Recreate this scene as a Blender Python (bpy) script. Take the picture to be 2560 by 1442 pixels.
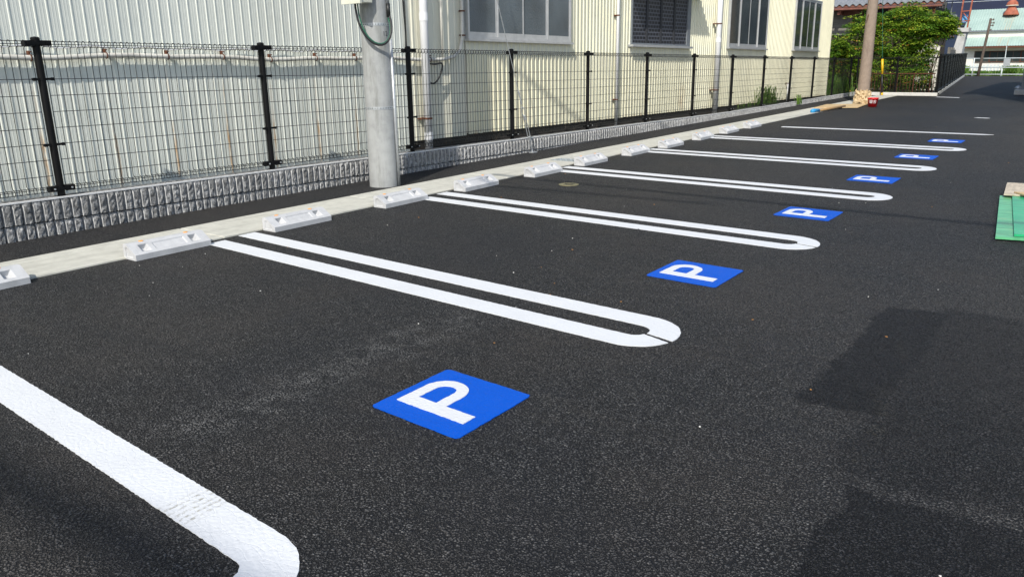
import bpy, bmesh, math, random
import numpy as np
from mathutils import Vector, Matrix

random.seed(7)
for o in list(bpy.data.objects):
    bpy.data.objects.remove(o)
scn = bpy.context.scene
col = scn.collection

# ------------------------------------------------------------------ camera
def cam_axes(yaw, pitch, roll):
    f = Vector((-math.sin(yaw)*math.cos(pitch), math.cos(yaw)*math.cos(pitch), -math.sin(pitch)))
    r = f.cross(Vector((0, 0, 1))).normalized()
    u = r.cross(f)
    return (math.cos(roll)*r + math.sin(roll)*u, -math.sin(roll)*r + math.cos(roll)*u, f)
cd = bpy.data.cameras.new('camera')
cam = bpy.data.objects.new('camera', cd)
col.objects.link(cam)
r_, u_, f_ = cam_axes(math.radians(36.078), math.radians(16.056), math.radians(-0.852))
m = Matrix((r_, u_, -f_)).transposed().to_4x4()
m.translation = Vector((5.232, -3.816, 1.386))
cam.matrix_world = m
cd.sensor_width = 36
cd.lens = 36*1985.8/2560
cd.clip_start = 0.05
cd.clip_end = 3000
scn.camera = cam

# ------------------------------------------------------------------ light
SUN_A = 0.35                      # light travels (-SUN_A, +1) over the ground
SUN_EL = math.radians(43)
world = bpy.data.worlds.new('World')
scn.world = world
world.use_nodes = True
wn = world.node_tree
wn.nodes.clear()
wo = wn.nodes.new('ShaderNodeOutputWorld')
wb = wn.nodes.new('ShaderNodeBackground')
sky = wn.nodes.new('ShaderNodeTexSky')
sky.sky_type = 'NISHITA'
sky.sun_disc = False
sky.sun_elevation = SUN_EL
to_sun = Vector((SUN_A, -1, 0)).normalized()
sky.sun_rotation = math.atan2(to_sun.x, to_sun.y)
sky.air_density = 1.0
sky.dust_density = 1.2
wb.inputs['Strength'].default_value = 0.15
wn.links.new(sky.outputs[0], wb.inputs[0])
wn.links.new(wb.outputs[0], wo.inputs[0])
sd = bpy.data.lights.new('sun', 'SUN')
sd.energy = 4.2
sd.angle = math.radians(0.5)
sd.color = (1.0, 0.955, 0.87)
sun = bpy.data.objects.new('sun', sd)
col.objects.link(sun)
sdir = Vector((to_sun.x*math.cos(SUN_EL), to_sun.y*math.cos(SUN_EL), math.sin(SUN_EL)))
sun.rotation_euler = sdir.to_track_quat('Z', 'Y').to_euler()
sun.location = (0, -10, 30)
vs = scn.view_settings
vs.view_transform = 'Standard'
vs.look = 'None'
vs.exposure = 0.1
vs.gamma = 1.0
vs.use_curve_mapping = False
scn.render.engine = 'CYCLES'

# ------------------------------------------------------------------ materials
def srgb(r, g, b):
    def c(x):
        x /= 255
        return x/12.92 if x <= .04045 else ((x+.055)/1.055)**2.4
    return (c(r), c(g), c(b), 1)

class NT:
    def __init__(s, name):
        s.m = bpy.data.materials.new(name)
        s.m.use_nodes = True
        s.t = s.m.node_tree
        s.b = s.t.nodes['Principled BSDF']
        s.geo = None
    def n(s, kind, **kw):
        x = s.t.nodes.new(kind)
        for k, v in kw.items():
            setattr(x, k, v)
        return x
    def l(s, a, b):
        s.t.links.new(a, b)
    def pos(s):
        if s.geo is None:
            s.geo = s.n('ShaderNodeNewGeometry')
        return s.geo.outputs['Position']
    def obj(s):
        return s.n('ShaderNodeTexCoord').outputs['Object']
    def mapped(s, vec, scale=(1, 1, 1), loc=(0, 0, 0)):
        mp = s.n('ShaderNodeMapping')
        mp.inputs['Scale'].default_value = scale
        mp.inputs['Location'].default_value = loc
        s.l(vec, mp.inputs['Vector'])
        return mp.outputs[0]
    def noise(s, vec, scale, detail=4, rough=.55, dist=0):
        x = s.n('ShaderNodeTexNoise')
        x.inputs['Scale'].default_value = scale
        x.inputs['Detail'].default_value = detail
        x.inputs['Roughness'].default_value = rough
        x.inputs['Distortion'].default_value = dist
        s.l(vec, x.inputs['Vector'])
        return x.outputs['Fac']
    def ramp(s, fac, stops):
        x = s.n('ShaderNodeValToRGB')
        e = x.color_ramp.elements
        while len(e) < len(stops):
            e.new(.5)
        for i, (p, c) in enumerate(stops):
            e[i].position = p
            e[i].color = c if len(c) == 4 else (*c, 1)
        s.l(fac, x.inputs['Fac'])
        return x.outputs['Color']
    def smooth(s, val, a, b, ta=0., tb=1.):
        x = s.n('ShaderNodeMapRange')
        x.interpolation_type = 'SMOOTHSTEP'
        x.inputs['From Min'].default_value = a
        x.inputs['From Max'].default_value = b
        x.inputs['To Min'].default_value = ta
        x.inputs['To Max'].default_value = tb
        s.l(val, x.inputs['Value'])
        return x.outputs['Result']
    def math(s, op, a, b=None, clamp=False):
        x = s.n('ShaderNodeMath', operation=op, use_clamp=clamp)
        for i, v in enumerate((a, b)):
            if v is None:
                continue
            if isinstance(v, (int, float)):
                x.inputs[i].default_value = v
            else:
                s.l(v, x.inputs[i])
        return x.outputs[0]
    def xyz(s, vec):
        x = s.n('ShaderNodeSeparateXYZ')
        s.l(vec, x.inputs[0])
        return x.outputs
    def mix(s, fac, a, b, mode='MIX'):
        x = s.n('ShaderNodeMix', data_type='RGBA', blend_type=mode)
        for i, v in ((0, fac), (6, a), (7, b)):
            if isinstance(v, (int, float)):
                x.inputs[i].default_value = v
            elif isinstance(v, tuple):
                x.inputs[i].default_value = v if len(v) == 4 else (*v, 1)
            else:
                s.l(v, x.inputs[i])
        return x.outputs[2]
    def bump(s, h, strength=.5, dist=.01, normal=None):
        x = s.n('ShaderNodeBump')
        x.inputs['Strength'].default_value = strength
        x.inputs['Distance'].default_value = dist
        s.l(h, x.inputs['Height'])
        if normal is not None:
            s.l(normal, x.inputs['Normal'])
        return x.outputs[0]
    def out(s, color=None, rough=None, metal=None, normal=None, spec=None):
        for k, v in (('Base Color', color), ('Roughness', rough), ('Metallic', metal), ('Specular IOR Level', spec)):
            if v is None:
                continue
            if isinstance(v, (int, float)):
                s.b.inputs[k].default_value = v
            elif isinstance(v, tuple):
                s.b.inputs[k].default_value = v if len(v) == 4 else (*v, 1)
            else:
                s.l(v, s.b.inputs[k])
        if normal is not None:
            s.l(normal, s.b.inputs['Normal'])
        return s.m

M = {}
def plain(name, c, rough=.6, metal=0., var=.25, scale=14, bump=0., spec=.5, dirt=None, stretch=(1, 1, 1)):
    t = NT(name)
    v = t.mapped(t.pos(), stretch)
    f = t.noise(v, scale, 5, .6)
    c = c if len(c) == 4 else (*c, 1)
    lo = tuple(x*(1-var) for x in c[:3]) + (1,)
    hi = tuple(min(1, x*(1+var*.6)) for x in c[:3]) + (1,)
    cc = t.ramp(f, [(.3, lo), (.7, hi)])
    if dirt:
        d = t.smooth(t.noise(t.mapped(t.pos(), stretch), scale*.35, 6, .7), .52, .75, 0, dirt[1])
        cc = t.mix(d, cc, dirt[0])
    nrm = t.bump(t.noise(t.pos(), scale*8, 4), bump, .004) if bump else None
    M[name] = t.out(cc, rough, metal, nrm, spec)
    return M[name]

def asphalt():
    t = NT('asphalt')
    p = t.pos()
    dn = t.n('ShaderNodeTexNoise')
    dn.inputs['Scale'].default_value = 60
    t.l(p, dn.inputs['Vector'])
    warp = t.n('ShaderNodeMix', data_type='VECTOR')
    warp.inputs[0].default_value = .012
    t.l(p, warp.inputs[4]); t.l(dn.outputs['Color'], warp.inputs[5])
    vp = warp.outputs[1]
    v = t.n('ShaderNodeTexVoronoi', feature='F1')
    v.inputs['Scale'].default_value = 104
    v.inputs['Randomness'].default_value = 1
    t.l(vp, v.inputs['Vector'])
    v2 = t.n('ShaderNodeTexVoronoi', feature='F1')
    v2.inputs['Scale'].default_value = 270
    t.l(vp, v2.inputs['Vector'])
    sep = t.n('ShaderNodeSeparateColor')
    t.l(v.outputs['Color'], sep.inputs[0])
    cell = t.ramp(sep.outputs[0], [(0, (.034, .0345, .036)), (.5, (.074, .074, .0755)), (.86, (.112, .111, .110)), (1, (.20, .196, .188))])
    # pits between the stones are coloured near black
    vb = t.n('ShaderNodeTexVoronoi', feature='F1')
    vb.inputs['Scale'].default_value = 150
    t.l(vp, vb.inputs['Vector'])
    sel = t.smooth(t.noise(p, 11, 3, .6), .46, .56)
    dmix = t.math('ADD', t.math('MULTIPLY', v.outputs['Distance'], t.math('SUBTRACT', 1, sel)), t.math('MULTIPLY', vb.outputs['Distance'], sel))
    pit = t.smooth(dmix, .34, .56)
    cc = t.mix(pit, cell, (.009, .009, .010))
    # large faint variation: brown traffic dust, bluish fresh bitumen
    big = t.noise(p, .9, 6, .6)
    warm = t.math('SUBTRACT', 1, t.math('MULTIPLY', pit, .8))
    cc = t.mix(t.math('MULTIPLY', t.smooth(big, .45, .75, 0, .5), warm), cc, (.088, .074, .063))
    big2 = t.noise(t.mapped(p, (1, 1, 1), (5, 9, 0)), 1.7, 5, .6)
    cc = t.mix(t.smooth(big2, .55, .8, 0, .4), cc, (.024, .027, .034))
    huge = t.noise(t.mapped(p, (1, 1, 1), (2, 4, 0)), .33, 4, .6)
    cc = t.mix(t.math('MULTIPLY', t.smooth(huge, .42, .66, 0, .45), warm), cc, (.105, .094, .084))
    cc = t.mix(t.smooth(huge, .5, .3, 0, .35), cc, (.022, .024, .030))
    # roller passes along the aisle and mixed larger stones
    rl_ = t.noise(t.mapped(p, (.5, 4.5, 1), (3, 1, 0)), 1.3, 6, .65)
    cc = t.mix(t.math('MULTIPLY', t.smooth(rl_, .52, .75, 0, .4), warm), cc, (.10, .09, .078))
    rl2 = t.noise(t.mapped(p, (.6, 3.0, 1), (7, 2, 0)), 1.1, 5, .6)
    cc = t.mix(t.smooth(rl2, .55, .75, 0, .42), cc, (.022, .023, .026))
    X, Y, Z = t.xyz(p)
    edge = t.math('ADD', t.math('MULTIPLY', t.math('SUBTRACT', t.noise(p, 14, 6, .8), .5), .14), t.math('MULTIPLY', t.math('SUBTRACT', t.noise(p, 2.3, 3, .6), .5), .20))
    def box(x0, x1, y0, y1, soft, sl=0.):
        xx = t.math('ADD', t.math('ADD', X, edge), t.math('MULTIPLY', Y, sl))
        yy = t.math('ADD', Y, edge)
        a = t.math('MULTIPLY', t.smooth(xx, x0-soft, x0+soft), t.smooth(xx, x1-soft, x1+soft, 1, 0))
        b = t.math('MULTIPLY', t.smooth(yy, y0-soft, y0+soft), t.smooth(yy, y1-soft, y1+soft, 1, 0))
        return t.math('MULTIPLY', a, b)
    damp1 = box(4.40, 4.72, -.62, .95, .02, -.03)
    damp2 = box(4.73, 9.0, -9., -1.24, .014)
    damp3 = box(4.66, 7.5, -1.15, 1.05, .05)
    dust = t.math('MULTIPLY', box(2.36, 2.66, -2.3, -.5, .16, .0), t.smooth(t.noise(p, 9, 6, .7), .4, .66))
    chalk = t.math('MULTIPLY', box(4.62, 4.66, -1.05, .4, .02, .09), t.smooth(t.noise(p, 5, 4, .7), .42, .6))
    notpit = t.math('SUBTRACT', 1, pit)
    cc = t.mix(t.math('MULTIPLY', t.math('MULTIPLY', dust, notpit), .8), cc, (.25, .245, .235))
    cc = t.mix(t.math('MULTIPLY', t.math('MULTIPLY', chalk, notpit), .5), cc, (.18, .16, .10))
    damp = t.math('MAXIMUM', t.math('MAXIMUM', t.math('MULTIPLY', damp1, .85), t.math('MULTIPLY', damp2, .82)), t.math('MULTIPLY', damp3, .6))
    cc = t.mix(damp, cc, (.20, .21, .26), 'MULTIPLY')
    h = t.math('ADD', t.math('MULTIPLY', t.smooth(dmix, .1, .8, 1, 0), 1.0),
               t.math('MULTIPLY', t.math('SUBTRACT', 1, v2.outputs['Distance']), .25))
    h = t.math('ADD', h, t.math('MULTIPLY', sep.outputs[1], .35))
    nrm = t.bump(h, 1.0, .0092)
    rough = t.ramp(sep.outputs[2], [(0, (.46,)*3), (1, (.8,)*3)])
    M['asphalt'] = t.out(cc, rough, 0, nrm, .22)
asphalt()

def paint(name, c, dirt, tread=False, spec=.35):
    t = NT(name)
    p = t.pos()
    f = t.noise(p, 4, 6, .65)
    cc = t.ramp(f, [(.3, tuple(x*.93 for x in c)), (.7, c)])
    g = t.smooth(t.noise(p, 26, 6, .75), .58, .78, 0, .5)
    cc = t.mix(g, cc, dirt)
    pore = t.math('MULTIPLY', t.smooth(t.noise(p, 150, 3, .6), .66, .74), t.smooth(t.noise(p, 6, 4, .7), .42, .62))
    cc = t.mix(t.math('MULTIPLY', pore, .75), cc, (.06, .06, .06))
    if tread:
        X, Y, Z = t.xyz(p)
        # grey tyre print where a wheel crossed the nearest line
        a = t.math('MULTIPLY', t.smooth(X, 2.94, 2.97), t.smooth(X, 3.10, 3.13, 1, 0))
        wv = t.n('ShaderNodeTexWave', wave_type='BANDS', bands_direction='X')
        wv.inputs['Scale'].default_value = 11
        wv.inputs['Distortion'].default_value = 2.2
        wv.inputs['Detail'].default_value = 3
        t.l(p, wv.inputs['Vector'])
        b = t.math('MULTIPLY', a, t.smooth(wv.outputs['Fac'], .5, .7))
        b = t.math('MULTIPLY', b, t.smooth(Y, -2.3, -2.4))
        cc = t.mix(t.math('MULTIPLY', b, t.smooth(t.noise(p, 60, 4, .7), .4, .65)), cc, (.36, .35, .31))
    v = t.n('ShaderNodeTexVoronoi', feature='SMOOTH_F1')
    v.inputs['Scale'].default_value = 70
    t.l(p, v.inputs['Vector'])
    v3 = t.n('ShaderNodeTexVoronoi', feature='DISTANCE_TO_EDGE')
    v3.inputs['Scale'].default_value = 13
    wp = t.n('ShaderNodeMix', data_type='VECTOR')
    wp.inputs[0].default_value = .12
    nn = t.n('ShaderNodeTexNoise'); nn.inputs['Scale'].default_value = 5
    t.l(p, nn.inputs['Vector']); t.l(p, wp.inputs[4]); t.l(nn.outputs['Color'], wp.inputs[5])
    t.l(t.mapped(wp.outputs[1], (1, 2.4, 1)), v3.inputs['Vector'])
    hh = t.math('ADD', t.math('MULTIPLY', v.outputs['Distance'], -.5), t.smooth(v3.outputs['Distance'], 0, .05, 0, .12))
    M[name] = t.out(cc, .5, 0, t.bump(hh, .6, .0055), spec)
paint('white_paint', (.70, .715, .73), (.48, .48, .46), True)
paint('blue_paint', (.0, .088, .54), (.0, .05, .34), False, .14)

def concrete(name, c, dark, scale=6, bump=.25, streak=None, rough=.8, lo=.54):
    t = NT(name)
    p = t.pos()
    f = t.noise(p, scale, 8, .68)
    c4 = (*c, 1)
    cc = t.ramp(f, [(.28, tuple(x*.78 for x in c)), (.5, tuple(x*.95 for x in c)), (.75, tuple(min(1, x*1.08) for x in c))])
    d = t.smooth(t.noise(t.mapped(p, streak or (1, 1, 1)), scale*.4, 7, .7), lo, .72, 0, .6)
    cc = t.mix(d, cc, dark)
    fine = t.noise(p, 160, 5, .7)
    cc = t.mix(t.smooth(fine, .6, .75, 0, .25), cc, dark)
    M[name] = t.out(cc, rough, 0, t.bump(t.math('ADD', fine, t.math('MULTIPLY', f, 2)), bump, .004), .3)
concrete('gutter_concrete', (.55, .54, .475), (.33, .325, .28), 7, .25, (2.2, .3, 1), .8, .48)
concrete('stop_concrete', (.53, .535, .54), (.36, .365, .37), 9, .2)
concrete('kerb_concrete', (.66, .65, .61), (.42, .41, .37), 6, .25)
concrete('pole_concrete', (.38, .39, .385), (.15, .155, .135), 8, .45, (2.5, 2.5, .35), .8, .46)
concrete('old_pole_concrete', (.30, .235, .185), (.15, .11, .09), 9, .35, (2, 2, .3))
concrete('foundation_concrete', (.055, .048, .04), (.02, .02, .016), 5, .5)
concrete('pale_concrete', (.55, .55, .53), (.35, .35, .33), 5, .25)

def split_face():
    t = NT('split_block')
    p = t.pos()
    f = t.noise(p, 26, 8, .75)
    cc = t.ramp(f, [(.36, (.06, .06, .062)), (.5, (.25, .25, .247)), (.64, (.56, .56, .555))])
    big = t.noise(p, 3.2, 4, .6)
    cc = t.mix(t.smooth(big, .5, .7, 0, .35), cc, (.20, .195, .17))
    oi = t.n('ShaderNodeObjectInfo')
    cc = t.mix(t.smooth(oi.outputs['Random'], 0, 1, 0, .38), cc, (.12, .12, .115))
    M['split_block'] = t.out(cc, .9, 0, t.bump(t.noise(p, 85, 8, .75), .9, .012), .2)
split_face()
concrete('block_lit_edge', (.72, .72, .71), (.45, .45, .44), 14, .3)  # pale lip tone, also painted sunlight on the sun-side rib faces

def cladding(name, c, shade, rust_at=(), z_rust=None, chalk=.25, bottom_rust=None):
    t = NT(name)
    p = t.pos()
    X, Y, Z = t.xyz(p)
    f = t.noise(t.mapped(p, (1, 1, .25)), 1.4, 6, .6)
    cc = t.ramp(f, [(.3, shade), (.65, c)])
    st = t.noise(t.mapped(p, (1, 14, .5)), 2.2, 5, .65)
    cc = t.mix(t.smooth(st, .52, .78, 0, chalk*1.5), cc, tuple(x*.62 for x in shade))
    cl = t.noise(t.mapped(p, (1, 1, .8), (3, 1, 7)), 2.1, 6, .65)
    cc = t.mix(t.smooth(cl, .55, .75, 0, .3), cc, tuple(x*.74 for x in shade))
    for y0, z0, z1, w, k in rust_at:
        yy = t.math('ADD', Y, t.math('MULTIPLY', t.math('SUBTRACT', t.noise(t.mapped(p, (1, 1, 2)), 6, 3), .5), .02))
        a = t.math('MULTIPLY', t.smooth(yy, y0-w, y0-w*.3), t.smooth(yy, y0+w*.3, y0+w, 1, 0))
        b = t.math('MULTIPLY', t.smooth(Z, z0, z0+.12), t.smooth(Z, z1-.35, z1, 1, 0))
        b = t.math('MULTIPLY', b, t.smooth(t.noise(t.mapped(p, (1, 8, 1.2)), 5, 4), .3, .62))
        cc = t.mix(t.math('MULTIPLY', t.math('MULTIPLY', a, b), k), cc, (.42, .22, .06))
    if bottom_rust:
        zz = t.math('ADD', t.math('ADD', Z, t.math('MULTIPLY', Y, .0125)), t.math('MULTIPLY', t.noise(t.mapped(p, (1, 3, 1)), 5, 6, .7), .3))
        b = t.smooth(zz, bottom_rust, bottom_rust+.12, 1, 0)
        b = t.math('MULTIPLY', b, t.smooth(t.noise(t.mapped(p, (1, 2, 1)), 3, 5, .7), .45, .7))
        cc = t.mix(t.math('MULTIPLY', b, .75), cc, (.34, .17, .05))
    M[name] = t.out(cc, .42, 0, t.bump(t.noise(p, 2.5, 3), .12, .05), .45)
clips_y = [-.45, .22, .84, 1.47, 2.08, 2.73, 3.36, 4.0]
cladding('grey_cladding', (.80, .82, .735), (.70, .725, .655), [(y, .15, 1.0, .022, .8) for y in clips_y] + [(y, .9, 1.45, .014, .35) for y in clips_y])
cladding('cream_cladding', (.86, .835, .645), (.75, .725, .55), [(13.2, .2, .9, .25, .3), (7.0, .3, .8, .3, .2)], bottom_rust=.49)
cladding('white_cladding', (.82, .80, .72), (.70, .68, .60))
cladding('cream_flat', (.80, .78, .64), (.70, .68, .56))

def glass(name, c, rough=.12, frost=.0):
    t = NT(name)
    p = t.pos()
    f = t.noise(p, 1.3, 4, .5)
    cc = t.ramp(f, [(.3, tuple(x*.7 for x in c)), (.7, tuple(x*1.3 for x in c))])  # cloudy tones painted in for reflections on the panes
    nrm = t.bump(t.noise(p, 42, 3, .6), frost, .01) if frost else t.bump(t.noise(p, 2, 2), .05, .02)
    M[name] = t.out(cc, rough, 0, nrm, .6)
glass('frosted_glass', (.105, .13, .145), .2, .7)
glass('dark_glass', (.045, .056, .054), .1)

plain('aluminium', (.60, .61, .62), .38, .55, .12, 9)
plain('galvanised', (.52, .545, .56), .42, .5, .2, 30)
plain('black_coat', (.004, .004, .0045), .5, 0, .2, 12, spec=.22)
plain('wire_black', (.008, .009, .009), .5, 0, .2, 12)
plain('black_cable', (.012, .013, .013), .45, 0, .2, 30)
plain('green_cable', (.02, .12, .07), .45, 0, .2, 30)
plain('white_pvc', (.78, .785, .79), .4, 0, .1, 5, stretch=(1, 1, .3), dirt=((.5, .5, .46, 1), .4))
plain('conduit_paint', (.66, .64, .57), .5, 0, .2, 8, dirt=((.3, .2, .12, 1), .5))
plain('rusty_steel', (.13, .045, .02), .8, .1, .5, 40, .5)
plain('red_steel', (.38, .11, .06), .75, 0, .4, 4, dirt=((.55, .36, .27, 1), .6))
plain('box_plastic', (.66, .66, .55), .5, 0, .08, 5)
plain('orange_reflector', (.9, .33, .02), .35, 0, .08, 30)
plain('hole_dark', (.01, .01, .011), .8)
plain('black_marking', (.03, .03, .035), .8)
plain('yellow_plastic', (.80, .48, .01), .45, 0, .1, 8)
plain('dark_plastic', (.012, .012, .012), .5)
plain('red_plastic', (.75, .014, .018), .32, 0, .12, 8)
plain('white_print', (.8, .8, .8), .5, 0, .05)
plain('plywood', (.56, .41, .22), .7, 0, .25, 10, .2, stretch=(1, 8, 1))
plain('pale_plywood', (.55, .47, .36), .7, 0, .3, 7, .2, stretch=(6, 1, 1), dirt=((.3, .24, .17, 1), .5))
plain('old_wood', (.38, .24, .11), .75, 0, .35, 18, .2, stretch=(6, 1, 1))
plain('kraft_paper', (.58, .44, .26), .75, 0, .2, 12, .3)
plain('blue_tape', (.03, .30, .62), .5)
plain('green_sheet', (.02, .40, .17), .3, 0, .35, 5, .2, stretch=(1, 3, 1), dirt=((.24, .46, .22, 1), .6))
plain('green_sheet_pale', (.12, .46, .22), .35, 0, .4, 6, .2, stretch=(1, 4, 1), dirt=((.36, .42, .2, 1), .8))
plain('soil', (.045, .036, .026), .95, 0, .5, 18, .8)
plain('terrain_soil', (.13, .12, .09), .95, 0, .35, .6)
plain('checker_steel', (.34, .40, .42), .45, .55, .2, 12)
plain('brass_lid', (.30, .27, .15), .55, .4, .3, 30, .4)
plain('bark', (.10, .07, .05), .9, 0, .4, 20, .6)
plain('roof_tile', (.27, .28, .29), .35, .1, .2, 6)
plain('fascia_brown', (.20, .075, .05), .7, 0, .3, 6)
plain('dark_wood_wall', (.06, .045, .032), .9, 0, .4, 3, stretch=(6, 6, .5))
plain('plaster', (.70, .66, .55), .85, 0, .1, 3)
plain('dark_wall', (.035, .038, .045), .7, 0, .3, 3)
plain('board_grey', (.20, .19, .165), .85, 0, .35, 6, .3, stretch=(.3, .3, 6))
plain('old_timber', (.12, .09, .07), .9, 0, .4, 12, .4, stretch=(4, 4, .6))
plain('rail_white', (.60, .66, .66), .5, 0, .15, 6)
plain('navy_roof', (.012, .018, .045), .8, 0, .3, .4)
plain('hill_forest', (.012, .022, .045), .95, 0, .4, .06)  # dark navy puts the shade on the forest into its colour
plain('sky_blue_tarp', (.15, .42, .75), .5)
plain('grey_metal', (.20, .22, .24), .5, .2, .15, 6)
plain('sign_cream', (.72, .68, .55), .6, 0, .1, 4)
plain('pebble_white', (.75, .74, .70), .8, 0, .15, 30)
plain('leaf_dry', (.42, .20, .06), .8, 0, .4, 40)

def teal():
    t = NT('teal_sheet')
    p = t.pos()
    X, Y, Z = t.xyz(p)
    f = t.noise(t.mapped(p, (1, 1, .4)), 1.1, 6, .6)
    cc = t.ramp(f, [(.3, (.31, .42, .37)), (.7, (.40, .52, .46))])
    st = t.math('MULTIPLY', t.math('MULTIPLY', t.smooth(X, -1.2, -1.0), t.smooth(X, -.55, -.4, 1, 0)),
                t.smooth(t.noise(t.mapped(p, (9, 0, .4)), 1.6, 3, .6), .5, .64))
    cc = t.mix(t.math('MULTIPLY', st, .7), cc, (.50, .36, .22))
    M['teal_sheet'] = t.out(cc, .5, 0, None, .4)
teal()

def lattice():
    t = NT('lattice_panel')
    br = t.n('ShaderNodeTexBrick')
    br.offset = .5
    br.inputs['Scale'].default_value = 1
    br.inputs['Mortar Size'].default_value = .013
    br.inputs['Mortar Smooth'].default_value = .1
    br.inputs['Brick Width'].default_value = .13
    br.inputs['Row Height'].default_value = .075
    br.inputs['Color1'].default_value = (.004, .005, .009, 1)
    br.inputs['Color2'].default_value = (.006, .008, .016, 1)
    br.inputs['Mortar'].default_value = (.085, .092, .115, 1)
    X, Y, Z = t.xyz(t.pos())
    cmb = t.n('ShaderNodeCombineXYZ')
    t.l(Y, cmb.inputs[0]); t.l(Z, cmb.inputs[1])
    t.l(cmb.outputs[0], br.inputs['Vector'])
    M['lattice_panel'] = t.out(br.outputs['Color'], .5)
lattice()

def foliage(name, lo, mid, hi, odd=None):
    t = NT(name)
    at = t.n('ShaderNodeAttribute', attribute_name='tint')
    cc = t.ramp(at.outputs['Fac'], [(0, lo), (.5, mid), (.93, hi), (1, odd or hi)])
    t.out(cc, .5, 0, None, .35)
    # leaves let some light through
    tr = t.n('ShaderNodeBsdfTranslucent')
    t.l(cc, tr.inputs['Color'])
    ms = t.n('ShaderNodeMixShader')
    ms.inputs[0].default_value = .36
    t.l(t.b.outputs[0], ms.inputs[1]); t.l(tr.outputs[0], ms.inputs[2])
    t.l(ms.outputs[0], t.t.nodes['Material Output'].inputs['Surface'])
    M[name] = t.m
foliage('leaf_bush', (.03, .095, .016), (.14, .29, .026), (.44, .52, .05), (.6, .25, .06))
foliage('leaf_weed', (.04, .11, .015), (.10, .22, .03), (.24, .34, .07))

# ------------------------------------------------------------------ geometry helpers
class MB:
    def __init__(s):
        s.v = []; s.f = []
    def add(s, vs, fs):
        n = len(s.v)
        s.v += [tuple(v) for v in vs]
        s.f += [tuple(i+n for i in f) for f in fs]
        return s
    def box(s, x0, x1, y0, y1, z0, z1):
        return s.add([(x0, y0, z0), (x1, y0, z0), (x1, y1, z0), (x0, y1, z0), (x0, y0, z1), (x1, y0, z1), (x1, y1, z1), (x0, y1, z1)],
                     [(0, 3, 2, 1), (4, 5, 6, 7), (0, 1, 5, 4), (1, 2, 6, 5), (2, 3, 7, 6), (3, 0, 4, 7)])
    def cbox(s, c, size, rz=0., rx=0.):
        mm = Matrix.Translation(c) @ Matrix.Rotation(rz, 4, 'Z') @ Matrix.Rotation(rx, 4, 'X')
        t = MB().box(-size[0]/2, size[0]/2, -size[1]/2, size[1]/2, -size[2]/2, size[2]/2)
        return s.add([mm @ Vector(v) for v in t.v], t.f)
    def tube(s, pts, r, n=8, cap=True, closed=False):
        pts = [Vector(p) for p in pts]
        k = len(pts)
        rs = r if isinstance(r, (list, tuple)) else [r]*k
        vs = []; ref = None
        for i, p in enumerate(pts):
            a = pts[i-1] if (i > 0 or closed) else p
            b = pts[(i+1) % k] if (i < k-1 or closed) else p
            d = (b-a).normalized()
            if ref is None:
                ref = Vector((0, 0, 1)) if abs(d.z) < .9 else Vector((1, 0, 0))
            x = (ref - d*ref.dot(d)).normalized()
            y = d.cross(x)
            ref = x
            for j in range(n):
                an = 2*math.pi*(j+.5)/n
                vs.append(p + (x*math.cos(an) + y*math.sin(an))*rs[i])
        fs = []
        for i in range(k if closed else k-1):
            i2 = (i+1) % k
            for j in range(n):
                fs.append((i*n+j, i*n+(j+1) % n, i2*n+(j+1) % n, i2*n+j))
        if cap and not closed:
            fs.append(tuple(reversed(range(n))))
            fs.append(tuple((k-1)*n+j for j in range(n)))
        return s.add(vs, fs)
    def lathe(s, prof, c, n=24):
        vs = []; fs = []
        for r, z in prof:
            for j in range(n):
                a = 2*math.pi*j/n
                vs.append((c[0]+r*math.cos(a), c[1]+r*math.sin(a), c[2]+z))
        for i in range(len(prof)-1):
            for j in range(n):
                fs.append((i*n+j, i*n+(j+1) % n, (i+1)*n+(j+1) % n, (i+1)*n+j))
        fs.append(tuple(reversed(range(n))))
        fs.append(tuple((len(prof)-1)*n+j for j in range(n)))
        return s.add(vs, fs)
    def prism(s, poly, z0, z1):
        n = len(poly)
        vs = [(x, y, z0) for x, y in poly] + [(x, y, z1) for x, y in poly]
        fs = [tuple(reversed(range(n))), tuple(range(n, 2*n))] + [(i, (i+1) % n, n+(i+1) % n, n+i) for i in range(n)]
        return s.add(vs, fs)
    def quad(s, a, b, c, d):
        return s.add([a, b, c, d], [(0, 1, 2, 3)])
    def mesh(s, name, mat, origin=(0, 0, 0), smooth=False):
        me = bpy.data.meshes.new(name)
        ox, oy, oz = origin
        me.from_pydata([(x-ox, y-oy, z-oz) for x, y, z in s.v], [], s.f)
        me.materials.append(M[mat])
        if smooth:
            me.polygons.foreach_set('use_smooth', [True]*len(me.polygons))
        me.update()
        return me

def link(name, me, parent=None, loc=(0, 0, 0)):
    o = bpy.data.objects.new(name, me)
    col.objects.link(o)
    o.location = loc
    if parent is not None:
        o.parent = parent
    return o
def tag(o, label=None, cat=None, group=None, kind=None):
    if label: o['label'] = label
    if cat: o['category'] = cat
    if group: o['group'] = group
    if kind: o['kind'] = kind
    return o
def empty(name, loc, label, cat, group=None):
    o = bpy.data.objects.new(name, None)
    o.empty_display_size = .1
    col.objects.link(o)
    o.location = loc
    return tag(o, label, cat, group)
def part(name, mb, mat, parent, smooth=False):
    """a part modelled in world coordinates under a thing (or a part) whose root stands at root.location"""
    r = parent
    while r.parent is not None:
        r = r.parent
    return link(name, mb.mesh(name, mat, tuple(r.location), smooth), parent)
def solo(name, mb, mat, label=None, cat=None, group=None, kind=None, origin=None, smooth=False):
    if origin is None:
        xs, ys, zs = zip(*mb.v)
        origin = ((min(xs)+max(xs))/2, (min(ys)+max(ys))/2, min(zs))
    return tag(link(name, mb.mesh(name, mat, origin, smooth), None, origin), label, cat, group, kind)
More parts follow.
